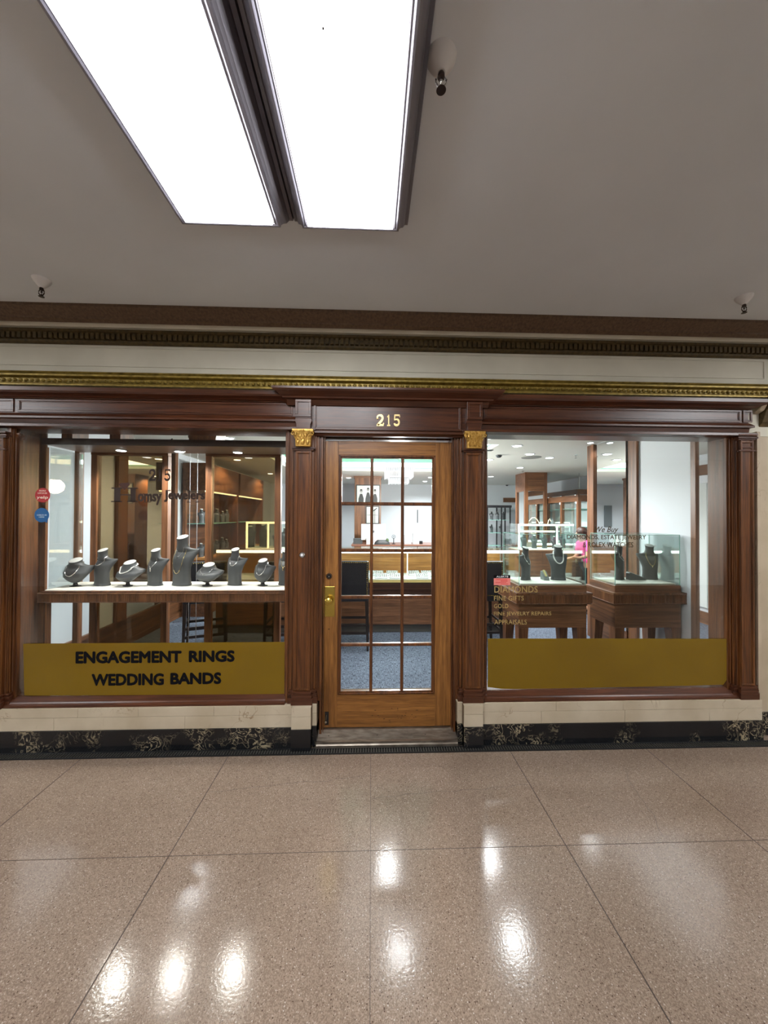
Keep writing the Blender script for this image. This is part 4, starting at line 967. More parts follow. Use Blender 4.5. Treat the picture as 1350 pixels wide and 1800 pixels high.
def on_deck(px, py, Z):
    v = fwd*F+rgt*(px-675)+dwn*(py-900); s = (Z-H)/v.z; return v.x*s, v.y*s
BUSTS = [  # kind, px centre, px base row, half width px, top px row, rz, bust label, necklace (label, drop, width, r, pendant, beads)
    ('low', 133, 1024.5, 25.5, 980.5, -.1, 'low grey bust on oval foot, first from the left', ('short silver chain on the leftmost low bust', .42, .30, .0028, 0, 0)),
    ('tall', 180, 1026, 23, 963, -.55, 'tall grey bust, second from the left', ('short silver chain on the second bust from the left', .58, .30, .0022, 0, 0)),
    ('wide', 225, 1023.5, 26, 986, -.45, 'low slanted wide grey bust, third from the left', ('thick white pearl strand on the slanted third bust', .60, .30, .0045, 0, 0)),
    ('tall', 273, 1026, 21, 963, -.45, 'slim grey bust, fourth from the left', ('silver chain with long pendant on the fourth bust', .52, .18, .0014, .028, 0)),
    ('tall', 320, 1027.5, 26.5, 940, -.5, 'tallest grey bust in the middle of the necklace display', ('long beaded gold chain on the tallest bust', .26, .34, .0016, 0, 4)),
    ('wide', 365, 1024, 25, 990, -.3, 'low wide bright grey bust right of the tallest one', ('fine silver chain on the low wide bust beside the tallest', .62, .24, .0016, .014, 0)),
    ('tall', 413, 1026, 19.5, 962, -.4, 'medium tall grey bust, third from the right', ('silver pearl chain on the medium tall bust, third from the right', .56, .30, .0022, 0, 0)),
    ('low', 462, 1023.5, 20.5, 981, -.45, 'low grey bust with pale round neck, second from the right', ('short silver chain on the low bust, second from the right', .46, .30, .0024, 0, 0)),
    ('tall', 503, 1027, 21, 964, -.5, 'grey bust half hidden by the pilaster, first from the right', ('gold chain with pear-shaped pendant on the bust by the pilaster', .54, .22, .0016, .024, 0)),
]
for i, (kd, px, py, hwp, top, rz, lb, (nl, dr_, wd, r_, pe, be)) in enumerate(BUSTS):
    x, y = on_deck(px, py-3, ZB); y = min(y, 3.04 if kd == 'tall' else 3.0); x = P(px, 1000, y)[0]; hw = hwp*y/F*.97; hh = P(px, top+4, y)[1]-ZB
    b_, P_ = make_bust(kd, lb, hw, hh, (x, y, ZB), rz)
    gold_ = plain('gold_chain', srgb(232, 208, 150), .25, 1) if i in (4, 8) else (pearl if i == 2 else silver)
    make_necklace(P_, hw, hh, (x, y, ZB), rz, dr_, wd, gold_, nl, r_, pe, be)
# extra short pendant chain on the tallest bust
x, y = on_deck(320, 1024.5, ZB); y = min(y, 3.04); x = P(320, 1000, y)[0]; hw = 26.5*y/F*.97; hh = P(320, 944, y)[1]-ZB
make_necklace(TALL, hw, hh, (x, y, ZB), -.5, .60, .14, silver, 'short fine chain with dark stone pendant on the tallest bust', .0012, .012, 0, black_metal)

# ================================================================= RIGHT WINDOW PEDESTALS
def pedestal(px0, px1, Yf, depth, lab):
    xa = P(px0, 1080, Yf)[0]; xb = P(px1, 1080, Yf)[0]; xc, hw = (xa+xb)/2, (xb-xa)/2; yc = Yf+depth/2
    z = lambda py: P(px0, py, Yf)[1]
    zt, za, zb_, zc_, zl = z(1029.5), z(1042), z(1046), z(1061), z(1104)
    t = thing('display_pedestal', lab, 'pedestal', (xc, yc, 0))
    MB().box(xa, xb, Yf, Yf+depth, za, zt).build('top_plinth', wal_x, t, bevel=.002)
    ov = .040
    MB().box(xa-ov, xb+ov, Yf-ov, Yf+depth+ov, zb_+.006, za+.004).box(xa-ov, xb+ov, Yf-ov, Yf+depth+ov, zc_, zc_+.008).build('ledge', wal_y, t, bevel=.0015)
    f = MB(); f.box(xa-ov+.010, xb+ov-.010, Yf-ov+.010, Yf+depth+ov-.010, zc_, zb_+.008)
    x = xa-ov+.004
    while x < xb+ov-.01:
        f.box(x, x+.009, Yf-ov+.003, Yf-ov+.012, zc_+.006, zb_+.006); x += .0135
    y = Yf-ov+.006
    while y < Yf+depth+ov-.01:
        f.box(xa-ov+.003, xa-ov+.012, y, y+.009, zc_+.006, zb_+.006).box(xb+ov-.012, xb+ov-.003, y, y+.009, zc_+.006, zb_+.006); y += .0135
    f.build('fluted_band', wal_z, t)
    MB().box(xa, xb, Yf, Yf+depth, zl, zc_+.004).build('cabinet', wal_x, t, bevel=.003)
    for xx in (xa-.0012, xb): MB().box(xx, xx+.0012, Yf+.002, Yf+depth-.002, zl+.001, zc_+.002).build('side_veneer', wal_y, t); MB().box(xx, xx+.0012, Yf+.002, Yf+depth-.002, za+.005, zt-.002).build('side_veneer', wal_y, t)
    lw = .095
    for sx in (0, 1):
        for sy in (0, 1):
            x0 = xa if sx == 0 else xb; y0 = Yf if sy == 0 else Yf+depth; dx = 1 if sx == 0 else -1; dy = 1 if sy == 0 else -1
            vs = [(x0, y0, zl), (x0+dx*lw, y0, zl), (x0+dx*lw, y0+dy*lw, zl), (x0, y0+dy*lw, zl)]
            b0 = [(x0, y0, 0), (x0+dx*lw*.55, y0, 0), (x0+dx*lw*.55, y0+dy*lw*.55, 0), (x0, y0+dy*lw*.55, 0)]
            MB().add(vs+b0, [(0, 1, 2, 3), (7, 6, 5, 4), (0, 4, 5, 1), (1, 5, 6, 2), (2, 6, 7, 3), (3, 7, 4, 0)]).build('leg', wal_z, t)
    return xa, xb, Yf, Yf+depth, zt, t
def glass_box(xa, xb, ya, yb, z0, z1, lab, inset=.006, board=True):
    t = thing('glass_case', lab, 'glass case', ((xa+xb)/2, (ya+yb)/2, z0))
    xa += inset; xb -= inset; ya += inset; yb -= inset; g = .006; e_ = .0022
    if board: MB().box(xa+.02, xb-.02, ya+.02, yb-.02, z0, z0+.016).build('linen_board', white_fab, t, bevel=.003)
    for a in ((xa, xb, ya, ya+g), (xa, xb, yb-g, yb), (xa, xa+g, ya+g, yb-g), (xb-g, xb, ya+g, yb-g)): MB().box(*a, z0, z1-g).build('side_pane', glass_case, t)
    MB().box(xa, xb, ya, yb, z1-g, z1).build('top_pane', glass_case, t)
    e = MB()
    for x in (xa, xb):
        for y in (ya, yb): e.box(x-e_, x+e_, y-e_, y+e_, z0, z1)
    for z in (z1,):
        for y in (ya, yb): e.box(xa, xb, y-e_, y+e_, z-e_*1.5, z+.0005)
        for x in (xa, xb): e.box(x-e_, x+e_, ya, yb, z-e_*1.5, z+.0005)
    e.build('polished_edges', glass_edge, t)
    return t
Yp = 3.40
xa, xb, ya, yb, zt1, p1 = pedestal(912, 1031, Yp, .42, 'walnut display pedestal with fluted band, left one in the right window')
zg1 = P(912, 939, Yp)[1]
glass_box(xa, xb, ya, yb, zt1, zg1, 'clear glass case on the left pedestal')
c1 = (xa, xb, ya, yb)
xa, xb, ya, yb, zt2, p2 = pedestal(1081, 1197, Yp+.02, .40, 'walnut display pedestal with fluted band, right one in the right window')
glass_box(xa, xb, ya, yb, zt2, P(1081, 940, Yp)[1], 'clear glass case on the right pedestal')
G2 = 'necklace busts in the glass cases'; G3 = 'necklaces in the glass cases'
def cased(px, py, zt, hwp, top, rz, lb, nk, kind='tall', hs=1.0):
    x, y = on_deck(px, py, zt+.016); hw = hwp*y/F*.95; hh = P(px, top+2, y)[1]-zt-.016
    b_, P_ = make_bust(kind, lb, hw, hh, (x, y, zt+.016), rz, G2)
    if nk:
        nl, dr_, wd, r_, pe, mt_ = nk; make_necklace(P_, hw, hh, (x, y, zt+.016), rz, dr_, wd, mt_, nl, r_, pe, 0, None, G3)
cased(924, 1019, zt1, 17, 961, 0.85, 'dark bust turned sideways at the left of the left glass case', ('silver chain on the sideways bust in the left glass case', .50, .30, .003, 0, silver))
cased(981, 1019, zt1, 19.5, 958, -.22, 'dark bust facing out at the right of the left glass case', ('broad white pearl necklace in the left glass case', .50, .34, .0062, 0, pearl))
cased(1089, 1018.5, zt2, 17, 957, .8, 'dark bust turned sideways at the left of the right glass case', ('silver chain on the sideways bust in the right glass case', .56, .26, .0018, 0, silver))
cased(1142, 1018, zt2, 19.5, 957, -.22, 'dark bust facing out in the right glass case', ('fine gold chain with drop pendant in the right glass case', .42, .26, .0018, .016, plain('gold_chain2', srgb(230, 205, 140), .25, 1)))
x, y = on_deck(958, 1019, zt1+.016)
t = thing('ring_stand', 'small grey wedge stand between the two busts of the left glass case', 'ring stand', (x, y, zt1+.016))
MB().prism([(y-.04, zt1+.016), (y-.04, zt1+.035), (y+.03, zt1+.10), (y+.045, zt1+.10), (y+.045, zt1+.016)], 0, x-.028, x+.028).build('wedge', plain('stand_grey', srgb(120, 126, 126), .5), t, bevel=.002)
MB().prism([(y-.022, zt1+.052), (y-.03, zt1+.056), (y+.028, zt1+.112), (y+.034, zt1+.104)], 0, x-.010, x+.010).build('bracelet', plain('cream_gold', srgb(236, 222, 160), .3, .4), t)
x, y = on_deck(1118, 1019, zt2+.016)
t = thing('bracelet_ramp', 'black sloping bracelet ramp with silver bracelet in the right glass case', 'display ramp', (x, y, zt2+.016))
MB().prism([(x-.09, zt2+.016), (x-.09, zt2+.085), (x-.08, zt2+.095), (x+.085, zt2+.034), (x+.09, zt2+.016)], 1, y-.03, y+.03).build('ramp', bust_mat, t, bevel=.003)
MB().tube([(x-.088, y-.01, zt2+.101), (x+.02, y-.01, zt2+.061), (x+.07, y-.01, zt2+.042)], .0028, 6).build('bracelet', silver, t, smooth=True)

# ================================================================= COUNTERS
def showcase(x0, x1, Y, depth, lab, zt=1.17, zg=.755, zb=.55, toe=.12, ndiv=2, name='showcase_counter', warm=honey_x, back=True):
    t = thing(name, lab, 'display counter', ((x0+x1)/2, Y+depth/2, 0))
    MB().box(x0+.01, x1-.01, Y+.05, Y+depth-.02, 0, toe).build('toe_kick', toe_grey, t)
    MB().box(x0, x1, Y, Y+depth, toe, zb).build('cabinet', wal_x, t, bevel=.002)
    MB().box(x0-.01, x1+.01, Y-.012, Y+depth, zb, zb+.012).box(x0, x1, Y+.005, Y+depth, zb+.012, zg-.045).box(x0-.005, x1+.005, Y-.006, Y+depth, zb+.06, zb+.068).build('apron', wood('dark_apron', srgb(46, 26, 18), srgb(84, 50, 34), 0, .4), t)
    MB().box(x0, x1, Y, Y+depth, zg-.045, zg-.012).build('light_rail', plain('pale_gold_trim', srgb(228, 204, 130), .4, .2), t)
    MB().box(x0+.012, x1-.012, Y+.012, Y+depth-.03, zg-.012, zg).build('deck', white_fab, t)
    MB().box(x0+.01, x1-.01, Y+depth-.03, Y+depth, zg-.012, zt-.02).build('back_panel', warm, t)
    g = .006
    MB().box(x0, x1, Y, Y+g, zg-.012, zt-.02).build('front_glass', glass_case, t)
    for xx in (x0, x1-g): MB().box(xx, xx+g, Y+g, Y+depth-.03, zg-.012, zt-.02).build('end_glass', glass_case, t)
    MB().box(x0-.002, x1+.002, Y-.002, Y+depth, zt-.008, zt).build('glass_top', glass_case, t)
    MB().box(x0, x1, Y+.002, Y+.03, zt-.045, zt-.008).build('light_bar', led_white, t)
    d = MB()
    for k in range(1, ndiv): xx = x0+(x1-x0)*k/ndiv; d.box(xx-.012, xx+.012, Y+.006, Y+.02, zg-.012, zt-.02)
    if ndiv > 1: d.build('corner_post', plain('pale_post', srgb(236, 236, 226), .3), t)
    return t
YC = 5.08
CX0, CX1 = -2.15, P(905, 1000, YC)[0]
showcase(CX0, CX1, YC, .60, 'long lit walnut showcase counter across the shop behind the chairs', ndiv=1)
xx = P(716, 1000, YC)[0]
tag(MB().box(xx-.008, xx+.008, YC-.006, YC-.001, .757, 1.145).build('display_divider', plain('glowing_post', srgb(250, 246, 220), .3, emit=(1, .97, .85), es=1.2)), 'bright upright divider in the lit counter behind the door', 'divider')  # divider's lit look is put into its material as a glow
# jewellery trays in the counter
tr0 = thing('ring_tray', 'white jewellery tray with rows of silver pieces inside the lit counter', 'tray', (0, 0, 0), group='trays in the long counter')
MB().prism([(0-.11, 0), (-.11, .012), (.11, .045), (.11, 0)], 0, -.088, .088).build('tray', white_pl, tr0, bevel=.002)
j = MB()
for a in range(6):
    for b_ in range(3): j.ball((-.072+a*.029, -.07+b_*.06, .026+b_*.009), .011, 6, (1, .7, 1.1))
j.build('silver_pieces', silver, tr0)
pos = [PX(px, YC+.15) for px in (530, 556, 590, 620, 645, 670, 695, 741, 765, 800, 830, 878)]
for i, x in enumerate(pos):
    if i == 0: tr0.location = (x, YC+.17, .757)
    else: dup(tr0, (x, YC+.17, .757))
for i, px in enumerate((604, 640, 664, 690, 728, 752, 868)):
    dup(tr0, (PX(px, YC+.40), YC+.42, .757))
# tower display case on the counter (left) and free-standing (right)
def tower(x0, x1, Y, depth, z0, z1, lab, body=None, nb=3, mat=led_white, glab='', split=.64):
    t = thing('lit_display_case', lab, 'display case', ((x0+x1)/2, Y+depth/2, z0 if body is None else 0))
    if body is not None:
        MB().box(x0-.02, x1+.02, Y-.02, Y+depth, 0, z0).build('cabinet', wal_x, t, bevel=.003)
        MB().box(x0+(x1-x0)*.42, x0+(x1-x0)*.424, Y-.0215, Y-.019, .05, z0-.02).box(x0, x1, Y-.0215, Y-.019, z0*.72, z0*.724).build('joint_lines', black_metal, t)
    MB().box(x0, x1, Y, Y+depth, z0, z0+.016).build('deck', white_fab, t)
    g = .005
    for a in ((x0, x1, Y, Y+g), (x0, x1, Y+depth-g, Y+depth), (x0, x0+g, Y+g, Y+depth-g), (x1-g, x1, Y+g, Y+depth-g)): MB().box(*a, z0+.016, z1).build('side_pane', glass_case, t)
    MB().box(x0, x1, Y+.005, Y+.03, z1-.028, z1).build('light_bar', mat, t)
    xs = x0+(x1-x0)*split
    MB().box(x0, x0+.022, Y+.005, Y+.027, z0+.016, z1).build('light_post', mat, t); MB().box(xs-.011, xs+.011, Y+.005, Y+.027, z0+.016, z1).build('light_post', mat, t)
    MB().box(x1-.01, x1, Y+.005, Y+.015, z0+.016, z1).build('corner_post', white_pl, t)
    MB().box(x0, x1, Y, Y+depth, z1, z1+.005).build('glass_top', glass_case, t)
    return t
tx0, tx1 = P(432, 940, 5.12)[0], -.86
tower(tx0, tx1, 5.12, .42, 1.172, P(450, 917, 5.12)[1], 'lit glass display case standing on the counter, seen through the right bronze screen', split=.34, mat=led_warm)
TY = 6.5; rx0, rx1 = P(912, 950, TY)[0], P(1009, 950, TY)[0]; rz0, rz1 = P(960, 967, TY)[1], P(960, 921.5, TY)[1]
tower(rx0, rx1, TY, .45, rz0, rz1, 'lit glass display case on a walnut cabinet, behind the left pedestal', body=1, split=.70)
MB().box(rx0+.02, rx1-.02, TY+.02, TY+.43, P(960, 934, TY)[1]-.004, P(960, 934, TY)[1]).build('glass_shelf', glass_case, C.objects['lit_display_case.001'])
MB().box(rx0+.02, rx1-.35, TY+.008, TY+.02, P(960, 935.5, TY)[1], P(960, 933, TY)[1]).build('light_bar', led_warm, C.objects['lit_display_case.001'])  # added glowing strip imitating the lit front edge of the glass shelf
ORD = ('first', 'second', 'third', 'fourth', 'fifth', 'sixth')
def small_bust(x, y, z, hh, rz, lab, grp, mat_=None):
    b_, P_ = make_bust('tall', lab, hh*.28, hh, (x, y, z), rz, grp)
    return b_
g_ = 'busts in the lit case on the counter'
for k, (px, hh) in enumerate(((440, .30), (461, .32), (486, .22), (500, .28), (520, .25))):
    small_bust(P(px, 960, 5.3)[0], 5.30+.05*(k % 2), 1.189, hh, (.4, -.3, .6, 0, .3)[k], '%s small bust inside the lit case on the counter, counted from its left end' % ORD[k], g_)
g_ = 'busts in the lit case behind the left pedestal'
for k, (px, hh) in enumerate(((922, .27), (940, .24), (958, .26), (975, .22), (990, .28))):
    small_bust(P(px, 960, TY+.2)[0], TY+.22, rz0+.017, hh, (.4, -.3, .2, 0, .3)[k], '%s small bust inside the lit case behind the left pedestal, counted from its left end' % ORD[k], g_)
arch = thing('necklace_arch', 'pale curved necklace stand on top of the lit case, left of two', 'necklace stand', (P(938, 922, TY+.2)[0], TY+.2, rz1+.005))
ax = P(938, 922, TY+.2)[0]
MB().tube([(ax-.10, TY+.2, rz1+.006), (ax-.085, TY+.2, rz1+.06), (ax-.03, TY+.2, rz1+.115), (ax+.02, TY+.2, rz1+.12), (ax+.07, TY+.2, rz1+.08), (ax+.11, TY+.2, rz1+.006)], .008, 8).build('arch', plain('ivory', srgb(232, 226, 190), .4), arch, smooth=True)
ax = P(966, 922, TY+.2)[0]
arch = thing('necklace_arch', 'small ivory watch stand on top of the lit case, right of two', 'necklace stand', (ax, TY+.2, rz1+.005))
MB().tube([(ax-.03, TY+.2, rz1+.006), (ax-.02, TY+.2, rz1+.07), (ax, TY+.2, rz1+.10), (ax+.03, TY+.2, rz1+.05)], .008, 8).build('arch', plain('ivory2', srgb(232, 226, 190), .4), arch, smooth=True)
showcase(P(1008, 1000, 7.4)[0]-.8, P(1040, 1000, 7.4)[0]-.3, 7.4, .5, 'lit walnut showcase counter beyond the right pedestals', zt=1.10, zg=.72, zb=.5, ndiv=1)

# ================================================================= CHAIRS
def chair(x, y, rz, lab):
    t = thing('counter_chair', lab, 'chair', (0, 0, 0), group='counter chairs'); t['_o'] = (0, 0, 0)
    w_ = .235
    MB().box(-w_, w_, -.22, .23, .60, .70).build('seat', leather, t, bevel=.02)
    MB().prism([(-.225, .66), (-.165, .66), (-.20, 1.10), (-.255, 1.10)], 0, -w_, w_).build('backrest', leather, t, bevel=.015)
    n_ = MB()
    for i in range(19):
        xx = -w_+.018+i*(2*w_-.036)/18
        for z, y_ in ((1.083, -.2555), (.675, -.2285)): n_.ball((xx, y_, z), .0065, 6, (1, .5, 1))
    for s in (-1, 1):
        for i in range(1, 17): n_.ball((s*(w_-.018), -.2285-.0265*i/17, .675+.41*i/17), .0065, 6, (1, .5, 1))
    n_.build('nailheads', brass, t)
    for sx in (-1, 1):
        for sy in (-1, 1): MB().prism([(sx*w_*.98-.02*(sx > 0)*2, .61), (sx*w_*.98+.02*(sx < 0)*2, .61), (sx*w_*1.02+.012*(sx < 0)*2, 0), (sx*w_*1.02-.012*(sx > 0)*2, 0)], 1, sy*.20-.018, sy*.20+.018).build('leg', plain('dark_leg', srgb(34, 24, 20), .4), t)
    for z, a in ((.30, 0), (.20, 1)):
        MB().box(-w_*.98, w_*.98, -.212, -.19, z, z+.03).box(-w_*.98, w_*.98, .19, .212, z-.02, z+.01).box(-w_*.99, -w_*.93, -.19, .19, z+.02, z+.045).box(w_*.93, w_*.99, -.19, .19, z+.02, z+.045).build('stretcher', plain('dark_leg2', srgb(34, 24, 20), .4), t)
    t.location = (x, y, 0); t.rotation_euler = (0, 0, rz); return t
YCH = 4.62
xr = P(648, 1030, YCH-.22)[0]
ch0 = chair(xr-.235, YCH, 0, 'black leather counter chair with brass nailheads, behind the door glass')
dup(ch0, (P(884, 1030, YCH-.22)[0]-.235, YCH, 0), 0, 'black leather counter chair with brass nailheads, at the left edge of the right window')
dup(ch0, (P(352, 1080, 4.5)[0]+.05, 4.55, 0), .35, 'dark counter chair whose legs show in the gap under the left window display')
dup(ch0, (-1.05, 4.58, 0), .0, 'dark counter chair behind the right bronze screen')

# ================================================================= BACK OF THE SHOP
YBC = 8.0; bx0, bx1 = P(619, 960, YBC)[0], 1.95; zbc = PZ(957.5, YBC)
t = thing('back_counter', 'reddish brown back counter carrying the computer', 'counter', ((bx0+bx1)/2, YBC+.35, 0))
MB().box(bx0, bx1, YBC, YBC+.75, 0, zbc-.03).build('cabinet', wood('red_brown_wood', srgb(88, 48, 36), srgb(128, 78, 60), 0, .4), t)
MB().box(bx0-.02, bx1+.02, YBC-.02, YBC+.77, zbc-.03, zbc).build('worktop', plain('worktop_red_brown', srgb(126, 84, 68), .35), t)
def on(Y, px, py=958): return P(px, py, Y)[0]
Yi = 8.2
t = thing('computer_monitor', 'white all-in-one computer seen from behind on the back counter', 'computer', (on(Yi, 656), Yi, zbc))
x0, z1 = P(635, 921, Yi); x1, z0 = P(678, 949.5, Yi)
MB().box(x0, x1, Yi, Yi+.02, z0, z1).build('back_shell', white_pl, t, bevel=.008)
MB().prism([(Yi-.02, z0+.06), (Yi-.09, zbc+.008), (Yi-.09, zbc), (Yi+.06, zbc), (Yi+.06, zbc+.008), (Yi-.07, zbc+.012), (Yi, z0+.06)], 0, (x0+x1)/2-.08, (x0+x1)/2+.08).build('stand', white_pl, t)
MB().lathe([(.028, 0), (.028, -.002), (.001, -.002)], ((x0+x1)/2, Yi-.0, (z0+z1)/2+.01), 20, 1).ball(((x0+x1)/2+.008, Yi-.001, (z0+z1)/2+.044), .008, 6, (1, .2, 1.4)).build('emblem', plain('emblem_grey', srgb(96, 98, 104), .4), t)
t = thing('desk_fan', 'small black fan on the back counter right of the computer', 'fan', (on(8.2, 692), 8.2, zbc))
fx_, fz_ = P(692, 943.5, 8.2)
MB().lathe([(.04, 0), (.04, .012), (.01, .014), (.009, fz_-zbc-.03), (.001, fz_-zbc-.03)], (fx_, 8.2, zbc), 16).build('stand', black_metal, t)
g = MB().tube([(fx_+.04*math.cos(a*PI/10), 8.2, fz_+.04*math.sin(a*PI/10)) for a in range(20)], .004, 6, True)
for a in range(8): g.tube([(fx_, 8.19, fz_), (fx_+.04*math.cos(a*PI/4), 8.2, fz_+.04*math.sin(a*PI/4))], .0018, 5)
g.build('cage', black_metal, t)
t = thing('handbag', 'dark rounded bag in front of the computer on the back counter', 'bag', (on(8.06, 672), 8.06, zbc))
x0, _ = P(657, 960, 8.06); x1, z1 = P(686, 949, 8.06)
MB().loft([((x0+x1)/2, 8.06, zbc, (x1-x0)/2, .045), ((x0+x1)/2, 8.06, zbc+(z1-zbc)*.6, (x1-x0)*.42, .045), ((x0+x1)/2-.01, 8.06, z1, (x1-x0)*.25, .02)], 20, 3).build('body', leather, t, smooth=True)
def papers(px0, px1, pt, lab, Y=8.25, mat_=None, d=.14, nm='paper_box', cat='box'):
    x0 = on(Y, px0); x1, z1 = P(px1, pt, Y)
    tag(MB().box(x0, x1, Y, Y+d, zbc, z1).build(nm, mat_ or white_pl, bevel=.004), lab, cat)
papers(711, 723, 940, 'white carton left of the card stand on the back counter'); papers(726, 736.5, 937, 'tall white carton with grey print at the right of the back counter')
papers(737.5, 743, 951, 'small dark jar beside the tall white carton', mat_=black_metal, nm='jar', cat='jar', d=.04)
papers(621, 637, 946.5, 'grey desk phone at the left end of the back counter', mat_=plain('phone_grey', srgb(70, 74, 78), .4), nm='desk_phone', cat='telephone')
papers(644, 650, 943, 'small white card stand in front of the computer', 8.1, nm='card_stand', cat='card stand', d=.02)
papers(655, 667, 944, 'pink patterned card in front of the computer', 8.12, plain('card_pink', srgb(214, 180, 180), .5), .02, 'card', 'card')
x0 = on(8.3, 681); tag(MB().ball((x0, 8.3, zbc+.07), .035, 8, (1, 1, 1.6)).lathe([(.025, 0), (.03, .04), (.001, .04)], (x0, 8.3, zbc), 12).build('potted_plant', noisy('leaf_green', srgb(40, 66, 40), srgb(110, 128, 84), 50)), 'small green potted plant beside the computer', 'plant')
# pillar with picture
YPi = 8.95; x0, zt_ = P(623.5, 834, YPi); x1, _ = P(670, 834, YPi)
pl = thing('wood_pillar', 'tall walnut clad pillar behind the computer', 'pillar', ((x0+x1)/2, YPi+.25, 0))
MB().box(x0, x1, YPi, YPi+.5, 0, SHOP_C).build('cladding', wal_z, pl, bevel=.004)
MB().box(x0-.02, x1+.02, YPi-.015, YPi+.5, SHOP_C-.05, SHOP_C-.002).build('crown', wal_x, pl)
def frame_pic(px0, px1, pt, pb, Y, lab, art, grp=None, nm='framed_picture'):
    x0, z1 = P(px0, pt, Y); x1, z0 = P(px1, pb, Y)
    t = thing(nm, lab, 'picture', ((x0+x1)/2, Y, z0), group=grp)
    f = MB(); border(f, x0, x1, z0, z1, Y, .022, .02); f.build('frame', black_metal, t)
    MB().box(x0+.02, x1-.02, Y-.006, Y-.001, z0+.02, z1-.02).build('print', plain('photo_pale', srgb(206, 210, 206), .35), t)
    art(t, x0+.03, x1-.03, z0+.03, z1-.03, Y-.0065)
    return t
def men(t, x0, x1, z0, z1, Y):
    w_, h_ = x1-x0, z1-z0
    for cx, cz, dk in ((.18, .70, .06), (.50, .78, .05), (.82, .70, .06)):
        X = x0+cx*w_
        MB().prism([(X-.10*w_-.02, z0), (X-.12*w_, z0+.30*h_), (X-.05*w_, z0+(cz-.14)*h_), (X+.05*w_, z0+(cz-.14)*h_), (X+.12*w_, z0+.30*h_), (X+.11*w_, z0)], 1, Y-.001, Y).build('suit_figure', plain('print_dark', (.02, .022, .022), .5), t)
        MB().lathe([(.066*w_, 0), (.066*w_, -.0012), (.001, -.0012)], (X, Y, z0+cz*h_), 16, 1).build('face', plain('print_grey', srgb(150, 150, 146), .5), t)
        MB().prism([(X-.06*w_, z0+(cz+.03)*h_), (X-.04*w_, z0+(cz+.12)*h_), (X+.04*w_, z0+(cz+.12)*h_), (X+.06*w_, z0+(cz+.03)*h_)], 1, Y-.002, Y).build('hair', plain('print_dark2', (.015, .015, .015), .5), t)
frame_pic(626, 668, 852, 888, YPi-.005, 'framed black and white photograph of three men in suits on the pillar', men)
def lines(t, x0, x1, z0, z1, Y):
    m = MB()
    for k in (.33, .66): m.box(x0+(x1-x0)*k-.004, x0+(x1-x0)*k+.004, Y-.001, Y, z0, z1)
    m.box(x0, x1, Y-.001, Y, (z0+z1)/2-.004, (z0+z1)/2+.004).build('print_lines', black_metal, t)
frame_pic(643, 666.5, 889.5, 921, YPi-.005, 'framed grid picture below the group photograph', lines)
lx = P(659, 915, 8.5)[0]
t = thing('desk_lamp', 'thin dark desk lamp rising behind the computer', 'lamp', (lx, 8.5, zbc))
zz = PZ(893, 8.5)
MB().lathe([(.06, 0), (.06, .012), (.001, .014)], (lx, 8.5, zbc), 16).build('base', black_metal, t); MB().tube([(lx, 8.5, zbc+.01), (lx, 8.5, zz-.04), (lx+.05, 8.5, zz)], .006, 6).build('pole', black_metal, t); MB().tube([(lx+.05, 8.5, zz), (lx-.04, 8.5, zz-.07)], .012, 6).build('head', black_metal, t)
x0, z1 = P(734, 896, YB-.01); _, z0 = P(734, 919, YB-.01)
tag(MB().box(x0-.012, x0+.012, YB-.02, YB-.002, z0, z1).build('wall_rail', plain('rail_grey', srgb(80, 84, 92), .4)), 'thin grey vertical bar on the back wall', 'bar')
# chandelier
Yc = 6.4; xc, zc = P(700.5, 824, Yc)
t = thing('chandelier', 'two-tiered square crystal chandelier seen in the top middle door panes', 'chandelier', (xc, Yc, zc))
for tier, (hw, a, b_) in enumerate(((.235, 824, 841), (.165, 841, 850.5))):
    z1, z0 = PZ(a, Yc, 700), PZ(b_, Yc, 700)
    MB().box(xc-hw, xc+hw, Yc-hw, Yc+hw, z1-.008, z1).build('frame', chrome, t)
    g = MB()
    n = int(hw*2/.03)
    for i in range(n+1):
        u = -hw+2*hw*i/n
        for (X, Y) in ((xc+u, Yc-hw), (xc+u, Yc+hw), (xc-hw, Yc+u), (xc+hw, Yc+u)):
            g.box(X-.009, X+.009, Y-.009, Y+.009, z0+.008*(i % 2), z1-.010)
    g.build('crystal_strands', chand_m, t)
    MB().box(xc-hw+.03, xc+hw-.03, Yc-hw+.03, Yc+hw-.03, z0+.02, z0+.024).build('diffuser', chand_m, t)
MB().tube([(xc, Yc, zc), (xc, Yc, TRAY_T)], .008, 8).build('rod', chrome, t)
_l = bpy.data.lights.new('lamp', 'POINT'); _l.energy = CHAND_W; _l.shadow_soft_size = .12; _l.color = (1, .99, .96)  # fill light hung under the chandelier, added to brighten the shop ceiling
_o2 = bpy.data.objects.new('lamp', _l); C.objects.link(_o2); _o2.parent = t; _o2.location = (0, 0, -.36)

